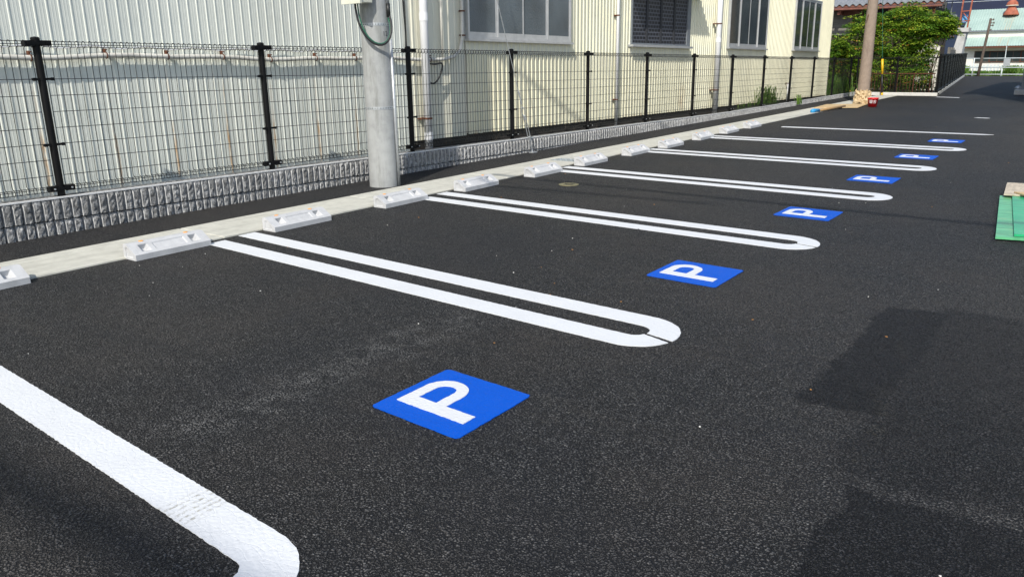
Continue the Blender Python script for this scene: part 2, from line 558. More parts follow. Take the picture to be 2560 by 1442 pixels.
def bevel(o, w, seg=2, ang=35):
    b = o.modifiers.new('bevel', 'BEVEL')
    b.width = w; b.segments = seg; b.limit_method = 'ANGLE'; b.angle_limit = math.radians(ang)
    return o
SL = -0.0126                     # the fence and the buildings stand level, the lot climbs along them
def zs(y):
    return SL*(y+.577)
def slope(mb):
    mb.v = [(x, y, z+zs(y)) for x, y, z in mb.v]
    return mb
def skew(x, y):                  # the bays are laid out slightly off square to the fence
    return (x+.006*y, y-.064*x)
def arc(cx, cy, r, a0, a1, n):
    return [(cx+r*math.cos(a0+(a1-a0)*i/n), cy+r*math.sin(a0+(a1-a0)*i/n)) for i in range(n+1)]

# ------------------------------------------------------------------ ground
g = MB().quad((-900, -500, -.012), (900, -500, -.012), (900, 1500, -.012), (-900, 1500, -.012))
solo('ground', g, 'terrain_soil', kind='structure', origin=(0, 0, 0))
g = MB().add([(-1.90, -14, 0), (14, -14, 0), (14, 53.5, 0), (-2.6, 53.5, 0), (.52, 27, 0), (-1.90, 27, 0)], [(0, 1, 2, 3, 4, 5)])
solo('parking_lot', g, 'asphalt', 'dark new asphalt of the parking lot', kind='structure', origin=(0, 0, 0))
g = MB()
ny, nx = 160, 4
for i in range(ny+1):
    for j in range(nx+1):
        g.v.append((-2.6+.66*j/nx, -8+36*i/ny, .012+random.random()*.03))
for i in range(ny):
    for j in range(nx):
        a = i*(nx+1)+j
        g.f.append((a, a+1, a+nx+2, a+nx+1))
solo('soil_strip', g, 'soil', 'dark damp soil between fence and buildings', kind='structure', origin=(0, 0, 0))

# drainage gutter: cast sections butted end to end
gut = tag(link('drainage_gutter', MB().box(-1.119, -.482, -8, 26.75, -.06, .004).mesh('drainage_gutter', 'gutter_concrete')), 'pale concrete drainage gutter running behind the wheel stops', kind='structure')
y = -7.95
k = 0
while y < 26.6:
    y1 = min(y+1.98, 26.75)
    if y < 5.72 < y1:
        cuts = [(y, 5.66), (6.24, y1)]
    else:
        cuts = [(y, y1)]
    for a, b in cuts:
        s = MB().box(-.98, -.484, a+.004, b-.004, -.02, .013+.002*random.random())
        o = link('cover_slab', s.mesh('cover_slab', 'gutter_concrete', (-.73, a, 0)), gut, (-.73, a, 0))
        bevel(o, .004, 1)
    s = MB().box(-1.117, -.986, y+.004, y1-.004, -.02, .015)
    bevel(link('kerb_strip', s.mesh('kerb_strip', 'gutter_concrete', (-1.05, y, 0)), gut, (-1.05, y, 0)), .004, 1)
    y += 1.985
# steel tread cover let into the gutter
gc = MB().box(-.975, -.49, 5.668, 6.232, -.02, .010)
go = link('steel_cover', gc.mesh('steel_cover', 'checker_steel', (-.73, 5.95, 0)), gut, (-.73, 5.95, 0))
gt = MB()
for i in range(11):
    for j in range(9):
        gt.cbox((-.95+.045*i, 5.70+.06*j, .0125), (.034, .011, .006), math.radians(45 if (i+j) % 2 else -45))
tr = link('tread_stud', gt.mesh('tread_stud', 'galvanised', (-.73, 5.95, 0)), go)
tr['kind'] = 'stuff'

# low kerb turning round the far plot
def beam(mb, a, b, w, z0, z1):
    a = Vector(a); b = Vector(b); d = (b-a).normalized(); nrm = Vector((-d.y, d.x))*w/2
    return mb.prism([tuple(a-nrm), tuple(b-nrm), tuple(b+nrm), tuple(a+nrm)], z0, z1)
KA = Vector((-1.95, 26.92)); KB = Vector((.66, 26.90)); KC = Vector((-1.85, 53.2))
kb = beam(MB(), KA, KB+Vector((.06, 0)), .13, -.05, .105)
bevel(solo('kerb', kb, 'kerb_concrete', 'pale concrete kerb under the shrubs at the end of the lot', 'kerb'), .01)
kb = beam(MB(), KB+Vector((-.01, .07)), KC, .12, -.05, .10)
bevel(solo('kerb', kb, 'kerb_concrete', 'pale concrete kerb running away beneath the far black fence', 'kerb'), .01)

# ------------------------------------------------------------------ painted bays
def ragged(loop, step=.014, amp=.0019):
    out = []
    n = len(loop)
    for i in range(n):
        a = Vector(loop[i]); b = Vector(loop[(i+1) % n])
        L = (b-a).length
        c = max(1, int(L/step))
        nn = Vector((-(b-a).y, (b-a).x)).normalized() if L > 1e-6 else Vector((0, 0))
        for j in range(c):
            out.append(tuple(a+(b-a)*j/c + nn*random.uniform(-amp, amp)))
    return out
PZ = .0045
def flat(mb, loops, z, thick=.0035):
    """paint film with a real edge from polygons (outer, holes...) in bay coordinates"""
    bm = bmesh.new()
    edges = []
    for lp in loops:
        vs = [bm.verts.new((*skew(*q), z)) for q in lp]
        edges += [bm.edges.new((vs[i], vs[(i+1) % len(vs)])) for i in range(len(vs))]
    bmesh.ops.triangle_fill(bm, use_beauty=True, use_dissolve=False, edges=edges)
    bmesh.ops.recalc_face_normals(bm, faces=bm.faces)
    if bm.faces and sum(f.normal.z for f in bm.faces) < 0:
        bmesh.ops.reverse_faces(bm, faces=bm.faces)
    r = bmesh.ops.extrude_edge_only(bm, edges=[e for e in bm.edges if e.is_boundary])
    for v in [e for e in r['geom'] if isinstance(e, bmesh.types.BMVert)]:
        v.co.z -= thick
    bm.verts.index_update()
    mb.add([v.co.copy() for v in bm.verts], [[v.index for v in f.verts] for f in bm.faces])
    bm.free()
    return mb
HW, IW = .247, .083
def u_loop(k, tip, x0n, x0f, gap):
    yc = 2.5*k
    cx = tip-HW
    if gap is None:
        outer = [(x0n, yc-HW), (cx, yc-HW)] + arc(cx, yc, HW, -math.pi/2, math.pi/2, 28)[1:-1] + [(cx, yc+HW), (x0f, yc+HW), (x0f, yc+IW), (cx, yc+IW)] + \
            arc(cx, yc, IW, math.pi/2, -math.pi/2, 14)[1:-1] + [(cx, yc-IW), (x0n, yc-IW)]
        return [ragged(outer)]
    g0, g1 = gap
    near = [(x0n, yc-HW), (cx, yc-HW)] + arc(cx, yc, HW, -math.pi/2, g0, 16)[1:] + arc(cx, yc, IW, g0-.1, -math.pi/2, 8) + [(x0n, yc-IW)]
    far = [(x0f, yc+IW), (cx, yc+IW)] + arc(cx, yc, IW, math.pi/2, g1+.05, 8)[1:] + arc(cx, yc, HW, g1, math.pi/2, 18) + [(x0f, yc+HW)]
    return [ragged(near), ragged(far)]
names = ['first', 'second', 'third', 'fourth', 'fifth']
grp = 'white lines between the parking bays'
for k in range(-1, 5):
    mb = MB()
    tip = 3.655 if k >= 0 else 3.63
    gap = {0: (-.30, -.16), 1: (-.26, -.14)}.get(k)
    kk = k if k >= 0 else -1.018
    if k < 0:
        yc, cx = 2.5*kk, 3.415
        flat(mb, [ragged([(-.455, yc+IW), (cx, yc+IW)] + arc(cx, yc+IW-.06, .06, math.pi/2, 0, 8)[1:] + [(cx+.06, yc-3), (cx+.262, yc-3), (cx+.262, yc+HW-.262)] +
                         arc(cx, yc+HW-.262, .262, 0, math.pi/2, 22)[1:] + [(-.455, yc+HW)])], PZ)
    else:
        for lp in u_loop(kk, tip, -.40, -.455, gap):
            flat(mb, [lp], PZ)
    if k < 0:
        lab = 'white line with tyre marks bending out of the picture at the bottom left corner'
    elif k == 0:
        lab = 'nearest whole double white U-shaped bay line, its rounded end split by a slit'
    else:
        lab = 'double white U-shaped bay line, %s counting from the camera' % names[k]
    solo('bay_line', mb, 'white_paint', lab, 'bay line', grp)
mb = flat(MB(), [ragged([(0, 12.545), (3.55, 12.665), (3.72, 12.76), (3.55, 12.80), (0, 12.71)], .05)], PZ)
solo('bay_line', mb, 'white_paint', 'single white line closing the farthest parking bay', 'bay line', grp)
mb = MB().add([(.80, 26.10, PZ), (1.50, 25.78, PZ), (1.52, 25.98, PZ), (.82, 26.30, PZ), (.80, 26.10, .0005), (1.50, 25.78, .0005), (1.52, 25.98, .0005), (.82, 26.30, .0005)],
              [(0, 1, 2, 3), (4, 5, 1, 0), (5, 6, 2, 1), (6, 7, 3, 2), (7, 4, 0, 3)])
solo('road_mark', mb, 'white_paint', 'short white dash painted beside the far kerb corner', 'line')
mb = MB().prism([(3.0, 16.74), (3.06, 16.69), (3.24, 16.66), (3.31, 16.69), (3.27, 16.74), (3.08, 16.79)], .0005, PZ)
solo('road_mark', mb, 'white_paint', 'tiny white paint mark on the far right asphalt', 'line')

def p_sign(k, label):
    S = .495
    x0, y0 = 2.954, -1.504+2.5*k
    px, py = skew(x0, y0)
    root = empty('parking_sign', (px, py, 0), label, 'parking sign', 'blue P squares painted in the bays')
    def q(u, v):
        return (x0+u*S, y0+v*S)
    c = .045
    loop = []
    for cx, cy, a in ((c, c, math.pi), (1-c, c, 1.5*math.pi), (1-c, 1-c, 0), (c, 1-c, .5*math.pi)):
        loop += [q(*t) for t in arc(cx, cy, c, a, a+math.pi/2, 5)]
    part('blue_square', flat(MB(), [ragged(loop, .02, .0018)], PZ), 'blue_paint', root)
    # letter: its top points to the fence (-u), its bowl to the far side (+v)
    ro = .2225; cu = .3225; cv = .815-ro
    outer = [(.10, .215), (.875, .215), (.875, .37), (.545, .37), (.545, cv)] + arc(cu, cv, ro, 0, math.pi, 18)[1:-1] + [(.10, cv)]
    ri = .105; cvi = .60
    inner = [(cu-ri, .37), (cu+ri, .37), (cu+ri, cvi)] + arc(cu, cvi, ri, 0, math.pi, 14)[1:-1] + [(cu-ri, cvi)]
    part('letter', flat(MB(), [ragged([q(*t) for t in outer], .015, .0016), ragged([q(*t) for t in inner], .015, .0016)], PZ+.0035, .003), 'white_paint', root)
ords = ['nearest', 'second nearest', 'third nearest', 'fourth nearest', 'fifth nearest', 'farthest']
for k in range(6):
    p_sign(k, '%s of the six blue squares with a white P on the asphalt' % ords[k])

# small round valve lid in the third bay
lid = empty('valve_lid', (.43, 3.91, 0), 'small round brassy valve lid set in the asphalt of the third bay', 'manhole')
part('lid', MB().lathe([(.0, .001), (.115, .001), (.115, .006), (.104, .007), (.1, .004), (.0, .004)], (.43, 3.91, 0), 32), 'brass_lid', lid)
rel = MB()
for i, (dx, dy, sx, sy) in enumerate([(-.04, 0, .012, .10), (.0, -.03, .012, .06), (.0, .04, .05, .012), (.045, 0, .012, .09), (.03, .04, .03, .01), (.03, -.03, .03, .01), (-.06, .03, .02, .01)]):
    rel.box(.43+dx-sx/2, .43+dx+sx/2, 3.91+dy-sy/2, 3.91+dy+sy/2, .0035, .007)
part('relief', rel, 'dark_plastic', lid)

# ------------------------------------------------------------------ wheel stops
def stop_body():
    L, D, H, F = .63, .165, .112, .042
    # local frame: front at x=0 (towards +x of the lot), back at x=-D, y 0..L
    tw = .052                                   # flat ridge width
    def sl(s, t, dep=0.):                       # point on the sloping face, dep along its normal
        x0, z0 = 0, F
        x1, z1 = -D+tw, H
        nx, nz = (z1-z0), -(x1-x0)
        ln = math.hypot(nx, nz)
        return (x0+(x1-x0)*t - nx/ln*dep, s, z0+(z1-z0)*t - nz/ln*dep)
    mb = MB()
    e = .012                                    # ends lean in a little
    ss = [0, .075, .145, .185, .445, .485, .555, L]
    tt = [0, .22, .80, 1]
    for i in range(7):
        for j in range(3):
            a, b, c, d = ss[i], ss[i+1], tt[j], tt[j+1]
            if j == 1 and i in (1, 5):          # square pit
                o = [sl(a, c), sl(b, c), sl(b, d), sl(a, d)]
                ia, ib, ic, idd = a+.018, b-.018, c+.16, d-.1
                q = [sl(ia, ic, .04), sl(ib, ic, .04), sl(ib, idd, .04), sl(ia, idd, .04)]
                mb.add(o+q, [(0, 1, 5, 4), (1, 2, 6, 5), (2, 3, 7, 6), (3, 0, 4, 7), (4, 5, 6, 7)])
            elif j == 1 and i == 3:             # shallow centre panel
                o = [sl(a, c), sl(b, c), sl(b, d), sl(a, d)]
                ia, ib, ic, idd = a+.006, b-.006, c+.05, d-.05
                q = [sl(ia, ic, .007), sl(ib, ic, .007), sl(ib, idd, .007), sl(ia, idd, .007)]
                mb.add(o+q, [(0, 1, 5, 4), (1, 2, 6, 5), (2, 3, 7, 6), (3, 0, 4, 7), (4, 5, 6, 7)])
            else:
                mb.add([sl(a, c), sl(b, c), sl(b, d), sl(a, d)], [(0, 1, 2, 3)])
    mb.quad((0, 0, 0), (0, L, 0), (0, L, F), (0, 0, F))
    mb.quad((-D+tw, 0, H), (-D+tw, L, H), (-D+.012, L-e*0, H), (-D+.012, 0, H))
    mb.quad((-D+.012, 0, H), (-D+.012, L, H), (-D, L, H-.012), (-D, 0, H-.012))
    mb.quad((-D, 0, H-.012), (-D, L, H-.012), (-D, L, 0), (-D, 0, 0))
    for y, sgn in ((0, 1), (L, -1)):
        pr = [(0, 0), (0, F), (-D+tw, H), (-D+.012, H), (-D, H-.012), (-D, 0)]
        cx, cz = -D*.56, H*.40
        inn = [(cx+(x-cx)*.55, cz+(z-cz)*.6) for x, z in pr]
        n = len(pr)
        vs = [(x, y, z) for x, z in pr] + [(x, y, z) for x, z in inn] + [(x, y+sgn*.008, z) for x, z in inn]
        fs = []
        for i in range(n):
            j = (i+1) % n
            fs += [(i, j, n+j, n+i), (n+i, n+j, 2*n+j, 2*n+i)]
        fs.append(tuple(range(2*n, 3*n)))
        if sgn < 0:
            fs = [tuple(reversed(f)) for f in fs]
        mb.add(vs, fs)
    bm = bmesh.new()
    me = mb.mesh('stop_body', 'stop_concrete')
    bm.from_mesh(me)
    bmesh.ops.remove_doubles(bm, verts=bm.verts, dist=.0004)
    bmesh.ops.recalc_face_normals(bm, faces=bm.faces)
    bm.to_mesh(me); bm.free()
    return me
body_me = stop_body()
ref_me = MB().lathe([(0, 0), (.019, 0), (.017, .003), (.009, .0048), (0, .0052)], (0, 0, 0), 14).mesh('reflector', 'orange_reflector', smooth=True)
stops = [-2.20, -.85, .37, 1.69, 2.89, 4.18, 5.39, 6.71, 7.90, 9.32, 10.68, 11.97]
sx = [-.36, -.345, -.305, -.295, -.265, -.225, -.245, -.235, -.225, -.265, -.32, -.34]
bayn = ['nearest', 'second', 'third', 'fourth', 'fifth', 'farthest']
for i, y in enumerate(stops):
    lab = 'white concrete wheel stop with orange studs, %s one in the %s bay' % (('nearer', 'farther')[i % 2], bayn[i//2])
    if i == 0:
        lab = 'white concrete wheel stop cut off by the left edge of the photo'
    root = empty('wheel_stop', (sx[i], y, .001), lab, 'wheel stop', 'wheel stops along the gutter')
    root.rotation_euler.z = math.radians(random.uniform(-1, 1)+.6)
    bevel(link('body', body_me, root), .0035, 2, 40)
    for yy in (.13, .50):
        link('reflector', ref_me, root, (-.135, yy, .1115))

# ------------------------------------------------------------------ split block wall
XF = -1.925
def block_mesh(seed, hgt, lip):
    rnd = random.Random(seed)
    L = .3925
    mb = MB()
    mb.box(-.075, .040, 0, L-.003, 0, hgt)
    if lip:
        mb.box(.0405, .070, 0, L-.003, hgt-.012, hgt+.0005)
    pitch = L/5
    pale = set()
    for r in range(5):
        ya, yb = r*pitch+.011, (r+1)*pitch-.011
        nu, nv = 3, 6
        ztop = hgt-.0125 if lip else hgt
        grid = {}
        for i in range(nu+1):
            for j in range(nv+1):
                ed = (i in (0, nu))
                x = .078 + (rnd.uniform(-.007, .006) if not ed else rnd.uniform(-.0015, .0015) - .004) - (.012 if j == nv else 0)
                grid[i, j] = (x, ya+(yb-ya)*i/nu + (0 if i in (0, nu) else rnd.uniform(-.004, .004)), ztop*j/nv + (0 if j in (0, nv) else rnd.uniform(-.006, .006)))
        vs = list(grid.values()); ix = {k: n for n, k in enumerate(grid)}
        fs = [(ix[i, j], ix[i+1, j], ix[i+1, j+1], ix[i, j+1]) for i in range(nu) for j in range(nv)]
        nb = len(vs)
        for j in range(nv+1):
            vs.append((.039, ya-.003, ztop*j/nv)); vs.append((.039, yb+.003, ztop*j/nv))
        for j in range(nv):
            pale.add(len(mb.f)+len(fs))  # only the sun-facing side of each rib gets the paler tone
            fs.append((nb+2*j, ix[0, j], ix[0, j+1], nb+2*j+2))
            fs.append((ix[nu, j], nb+2*j+1, nb+2*j+3, ix[nu, j+1]))
        fs.append((nb+2*nv, ix[0, nv], ix[1, nv], ix[2, nv], ix[3, nv], nb+2*nv+1))
        fs.append((nb, nb+1, ix[3, 0], ix[2, 0], ix[1, 0], ix[0, 0]))
        mb.add(vs, fs)
    me = mb.mesh('block', 'split_block')
    me.materials.append(M['block_lit_edge'])
    for p in me.polygons:
        if (lip and 6 <= p.index < 12) or p.index in pale:
            p.material_index = 1
    return me
top_v = [block_mesh(i, .187, True) for i in range(7)]
low_v = [block_mesh(50+i, .187, False) for i in range(5)]
def wall_top(y):
    return max(.316+zs(y), .125-.0008*(y-14))
wall = empty('block_wall', (XF, 0, 0), 'low wall of ribbed split-face concrete blocks under the black mesh fence', 'wall')
rw = random.Random(3)
y = -5.2
pv = None
while y < 26.7:
    zt = wall_top(y+.2)
    c = rw.choice([m for m in top_v if m is not pv]); pv = c
    o = link('block', c, wall, (rw.uniform(-.002, .002), y, zt-.187))
    o.rotation_euler.x = SL if y < 14 else 0
    if zt > .193:
        o = link('block', rw.choice(low_v), wall, (rw.uniform(-.002, .002)-.002, y, zt-.187-.197))
        o.rotation_euler.x = SL
    y += .3945

# ------------------------------------------------------------------ black mesh fence
PITCH = 2.217
def post_parts(h):
    """post meshes, local z=0 on the wall top"""
    r = .031
    post = MB().tube([(0, 0, -.12), (0, 0, h-.004)], r, 16).mesh('post', 'black_coat', smooth=False)
    cap = MB().lathe([(.035, -.02), (.036, .004), (.028, .014), (0, .018)], (0, 0, h), 16).mesh('cap', 'black_coat')
    big = MB().box(-.02, .046, -.105, -.03, -.022, .022).box(-.02, .046, .03, .105, -.022, .022).tube([(0, 0, -.022), (0, 0, .022)], .0365, 16)
    big.box(.046, .056, -.085, -.06, -.012, .012).box(.046, .056, .06, .085, -.012, .012).box(-.001, .045, -.04, .04, -.012, .012)
    big = big.mesh('clamp', 'black_coat')
    small = MB().box(.01, .026, -.085, .085, -.010, .010).box(.026, .036, -.082, -.06, -.013, .013).box(.026, .036, .06, .082, -.013, .013).tube([(0, 0, -.01), (0, 0, .01)], .034, 16).mesh('clamp', 'black_coat')
    bolt = MB().tube([(.05, 0, 0), (.064, 0, 0)], .008, 6).mesh('bolt', 'galvanised')
    return post, cap, big, small, bolt
FH = 1.289
PM = post_parts(FH)
def wire_panel(length, sl, hgt, nrow=7, wr=.0034, sp=.0554):
    """welded wire panel with rolled top and bottom edges; runs along +y from the post axis, z=0 on the wall top"""
    mb = MB()
    y0, y1 = .045, length-.045
    n = int(round((y1-y0)/sp))
    zt = hgt-.012
    def loop(z, s):
        # rolled edge in the x/z plane; s=+1 for the top
        return [(0, z-s*.075), (.004, z-s*.060), (.030, z-s*.050), (.044, z-s*.030), (.036, z-s*.008), (.012, z), (-.010, z-s*.010), (-.014, z-s*.030), (-.004, z-s*.046)]
    zb = .036
    top, bot = loop(zt, 1), loop(zb, -1)
    path = list(reversed(bot)) + top
    sh = (lambda yy: sl*yy)
    for i in range(n+1):
        yy = y0+(y1-y0)*i/n
        mb.tube([(x, yy, z+sh(yy)) for x, z in path], wr, 3, cap=False)
    for lp in (top, bot):
        for q in (2, 4, 7):
            x, z = lp[q]
            mb.tube([(x+.004, y0, z+sh(y0)), (x+.004, y1, z+sh(y1))], wr*1.1, 4)
    for r in range(nrow):
        z = .174+.1325*r
        mb.tube([(.005, y0, z+sh(y0)), (.005, y1, z+sh(y1))], wr*1.1, 4)
    return mb.mesh('mesh_panel', 'wire_black')
panel_me = wire_panel(PITCH, SL, FH)
def add_post(parent, loc, rz=0):
    po = link('post', PM[0], parent, loc)
    po.rotation_euler.z = rz
    link('cap', PM[1], po)
    c = link('clamp', PM[2], po, (0, 0, FH-.035))
    link('clamp', PM[3], po, (0, 0, FH-.32))
    link('clamp', PM[3], po, (0, 0, FH-.855))
    link('clamp', PM[2], po, (0, 0, .066))
    if c is not None:
        link('bolt', PM[4], po, (0, -.072, .066))
        link('bolt', PM[4], po, (0, .072, .066))
    return po
fence = empty('mesh_fence', (XF, -.577, .316), 'long black welded wire mesh fence on the block wall before the buildings', 'fence')
for k in range(-2, 13):
    yy = k*PITCH
    add_post(fence, (0, yy, SL*yy))
    if k < 12:
        link('mesh_panel', panel_me, fence, (0, yy, SL*yy))
# fence across the end of the lot
span = (KB-KA).x/2
fence2 = empty('mesh_fence', (KA.x+.04, KA.y, .10), 'black mesh fence across the end of the lot before the shrubs', 'fence')
pm2 = wire_panel(span-.02, 0, FH-.1, 6)
for k in range(3):
    add_post(fence2, (k*(span-.02), 0, -.1), -math.pi/2)
    if k < 2:
        o = link('mesh_panel', pm2, fence2, (k*(span-.02), 0, 0))
        o.rotation_euler.z = -math.pi/2
# fence running away along the far kerb
d = (KC-KB); ln = d.length; nf = 12
ang = math.atan2(d.y, d.x)-math.pi/2
fence3 = empty('mesh_fence', (KB.x, KB.y+.1, .10), 'black mesh fence running away along the far kerb, seen almost edge on', 'fence')
fence3.rotation_euler.z = ang
pm3 = wire_panel((ln-.2)/nf, 0, FH-.02, 7, .006, .019)
for k in range(nf+1):
    add_post(fence3, (0, k*(ln-.2)/nf, -.04))
    if k < nf:
        link('mesh_panel', pm3, fence3, (0, k*(ln-.2)/nf, 0))

# ------------------------------------------------------------------ buildings along the fence
XB = -2.40
def profile_sheet(y0, y1, z0, z1, x, pts, period, sloped=True, zmid=0, jag=0.):
    """corrugated sheet: pts = [(offset in period, depth)...]"""
    mb = MB()
    n = int((y1-y0)/period)+1
    cols = []
    for i in range(n):
        for o, d in pts:
            yy = y0+i*period+o
            if yy <= y1:
                cols.append((yy, x+d))
    zl = [z0] + [z0+(z1-z0)*(j+1)/(zmid+1) for j in range(zmid)] + [z1]
    for yy, xx in cols:
        for q, z in enumerate(zl):
            mb.v.append((xx, yy, z + (random.uniform(0, jag) if q == 0 else 0)))
    w = len(zl)
    for i in range(len(cols)-1):
        for q in range(w-1):
            a = i*w+q
            mb.f.append((a, a+w, a+w+1, a+1))
    return slope(mb) if sloped else mb
BH = 4.6
# grey shed ---------------------------------------------------------
shed = empty('metal_shed', (XB-2, 0, 0), 'pale grey corrugated metal shed behind the left end of the fence', 'building')
pg = [(0, 0), (.020, 0), (.027, .0012), (.034, 0), (.047, 0), (.054, .0012), (.061, 0), (.080, 0), (.084, .0055), (.094, .0055), (.098, 0)]
sh = profile_sheet(-9, 4.34, -.02, BH, XB, pg, .106)
part('cladding', sh, 'grey_cladding', shed)
part('core_wall', slope(MB().box(-8, XB-.012, -9, 4.33, -.1, BH-.02)), 'white_cladding', shed)
part('roof', slope(MB().box(-8.1, XB+.03, -9.1, 4.36, BH, BH+.12)), 'grey_metal', shed)
# conduit with rusty clips; it sags between the clips and turns up at the window
zc = 1.475
pts = []
for i in range(56):
    yy = -8+i*.235
    if yy > 5.0: break
    pts.append((XB+.055, yy, zc+zs(yy)+.012*math.sin(yy*2.1)+.007*math.sin(yy*5.3)))
pts += [(XB+.055, 5.05, zc+zs(5)), (XB+.055, 5.25, zc+.03+zs(5)), (XB+.055, 5.40, zc+.12+zs(5)), (XB+.055, 5.46, zc+.3+zs(5)), (XB+.055, 5.47, 2.4), (XB+.055, 5.47, BH-.1)]
part('conduit', MB().tube(pts, .024, 10), 'conduit_paint', shed, True)
wire = MB()
wp = [(XB+.028, -8+i*.11, zc+.085+zs(-8+i*.11)+.014*math.sin(i*1.3)) for i in range(112)]
part('telephone_wire', wire.tube(wp, .006, 5), 'white_pvc', shed)
for yc in clips_y + [4.75]:
    zz = zc+zs(yc)+.012*math.sin(yc*2.1)+.007*math.sin(yc*5.3)
    cm = MB().tube([(XB+.055+.027*math.cos(a), yc, zz+.027*math.sin(a)) for a in [i*math.pi/6 for i in range(12)]], .005, 5, closed=True)
    cm.box(XB+.01, XB+.05, yc-.007, yc+.007, zz+.025, zz+.06).box(XB+.012, XB+.075, yc-.008, yc+.008, zz+.045, zz+.055)
    part('clip', cm, 'rusty_steel', shed)
for zz in (1.72, 2.05):
    part('clip', MB().box(XB+.02, XB+.085, 5.44, 5.50, zz, zz+.02), 'rusty_steel', shed)

# cream workshop -----------------------------------------------------
Y0, Y1 = 4.36, 24.9
shop = empty('cream_workshop', (XB-3, 14, 0), 'cream corrugated metal workshop with aluminium windows behind the fence', 'building')
wv = [(0, 0), (.052, 0), (.060, .018), (.096, .018), (.104, 0)]
part('core_wall', slope(MB().box(-9, XB-.016, Y0+.01, Y1-.03, -.2, BH-.02)), 'white_cladding', shop)
CB = .40-.006                                    # lower edge of the sheets
part('cladding', profile_sheet(5.60, Y1, CB, BH, XB, wv, .116, zmid=0, jag=.008), 'cream_cladding', shop)
part('flat_sheet', profile_sheet(Y0, 5.60, CB-.01, BH, XB, [(0, 0), (.09, 0), (.10, .012), (.115, .012), (.125, 0), (.2, 0), (.205, .003), (.21, 0), (.3, 0), (.305, .003), (.31, 0), (.40, 0), (.41, .014), (.43, .014), (.44, 0)], .45), 'cream_flat', shop)
part('foundation', slope(MB().box(-9, XB-.0155, Y0, Y1-.05, -.6, CB+.02)), 'foundation_concrete', shop)
part('corner_trim', slope(MB().box(XB-.05, XB+.022, Y1-.035, Y1+.006, CB-.02, BH)), 'cream_flat', shop)
part('roof', slope(MB().box(-9.1, XB+.02, Y0-.1+.12, Y1+.1, BH, BH+.12)), 'grey_metal', shop)
# rough stones and moss showing on the foundation
fr = random.Random(11)
fs_ = MB()
for i in range(150):
    yy = fr.uniform(Y0, Y1); zz = fr.uniform(.02, .33)
    fs_.cbox((XB-.012, yy, zz+zs(yy)), (.02+fr.random()*.02, fr.uniform(.05, .16), fr.uniform(.03, .09)), 0, fr.uniform(-.3, .3))
st = part('rubble', fs_, 'foundation_concrete', shop); st['kind'] = 'stuff'

def window(y0, y1, z0, z1, npane, mat, parent, sill=True, depth=.06, label=None):
    """sliding window: the frame is the part; panes, sashes and sill are its sub-parts"""
    f = .035
    xo = XB+depth
    fr_ = MB()
    fr_.box(XB-.03, xo, y0, y0+f, z0, z1).box(XB-.03, xo, y1-f, y1, z0, z1)
    fr_.box(XB-.03, xo-.001, y0+f, y1-f, z0, z0+f).box(XB-.03, xo-.001, y0+f, y1-f, z1-f, z1)
    w = part('window', slope(fr_), 'aluminium', parent)
    if label: w['label'] = label
    pw = (y1-y0-2*f)/npane
    for i in range(npane):
        a = y0+f+i*pw; b = a+pw
        xs = xo-.022 if i % 2 else xo-.040
        sash = MB()
        s = .026
        sash.box(xs, xs+.016, a+.001, a+s, z0+f, z1-f).box(xs, xs+.016, b-s, b-.001, z0+f, z1-f)
        sash.box(xs, xs+.015, a+s, b-s, z0+f, z0+f+.06).box(xs, xs+.015, a+s, b-s, z1-f-.05, z1-f)
        part('sash', slope(sash), 'aluminium', w)
        part('glass_pane', slope(MB().box(xs+.003, xs+.008, a+s-.004, b-s+.004, z0+f+.055, z1-f-.045)), mat, w)
    if sill:
        part('sill', slope(MB().box(XB-.02, xo+.035, y0-.03, y1+.03, z0-.035, z0-.003)), 'aluminium', w)
    part('flashing', slope(MB().box(XB+.010, XB+.0135, y0-.02, y1+.02, z0-.22, z0-.036)), 'cream_flat', w)
    return w
def zf(z, y):                                    # photo height at y -> level height
    return z - zs(y)
window(5.60, 8.42, zf(1.69, 5.6), 3.1, 4, 'frosted_glass', shop, label='wide four pane frosted window above the fence')
window(15.72, 18.45, zf(1.60, 15.7), 3.35, 4, 'dark_glass', shop, label='narrow looking four pane window right of the white downpipe')
window(20.85, 23.42, zf(1.55, 20.8), 3.30, 4, 'dark_glass', shop, label='four pane window nearest the far corner')
# dark window with a pierced security panel under a small awning
ya, yb, za, zb_ = 10.66, 13.42, zf(1.64, 10.6), zf(1.64, 10.6)+1.05
fr_ = MB()
fr_.box(XB-.03, XB+.05, ya, ya+.04, za, zb_).box(XB-.03, XB+.05, yb-.16, yb, za, zb_).box(XB-.03, XB+.049, ya+.04, yb-.16, za, za+.03).box(XB-.03, XB+.049, ya+.04, yb-.16, zb_-.04, zb_)
w2 = part('window', slope(fr_), 'grey_metal', shop); w2['label'] = 'dark window behind a pierced lattice under the awning'
part('lattice_panel', slope(MB().box(XB+.012, XB+.02, ya+.04, yb-.16, za+.03, zb_-.04)), 'lattice_panel', w2)
for q in range(1, 4):
    yy = ya+.04+(yb-.2-ya)*q/4
    part('bar', slope(MB().box(XB+.021, XB+.036, yy-.04, yy+.04, za+.03, zb_-.04)), 'dark_wall', w2)
part('sill', slope(MB().box(XB-.02, XB+.11, ya-.05, yb+.04, za-.045, za-.004)), 'aluminium', w2)
part('flashing', slope(MB().box(XB+.010, XB+.0135, ya-.02, yb+.02, za-.22, za-.047)), 'cream_flat', w2)
aw = MB().add([(XB, ya-.25, 3.05), (XB, yb+.35, 3.05), (XB+.30, yb+.35, 2.90), (XB+.30, ya-.25, 2.90),
               (XB, ya-.25, 2.99), (XB, yb+.35, 2.99), (XB+.30, yb+.35, 2.84), (XB+.30, ya-.25, 2.84)],
              [(0, 3, 2, 1), (4, 5, 6, 7), (0, 4, 7, 3), (1, 2, 6, 5), (3, 7, 6, 2), (0, 1, 5, 4)])
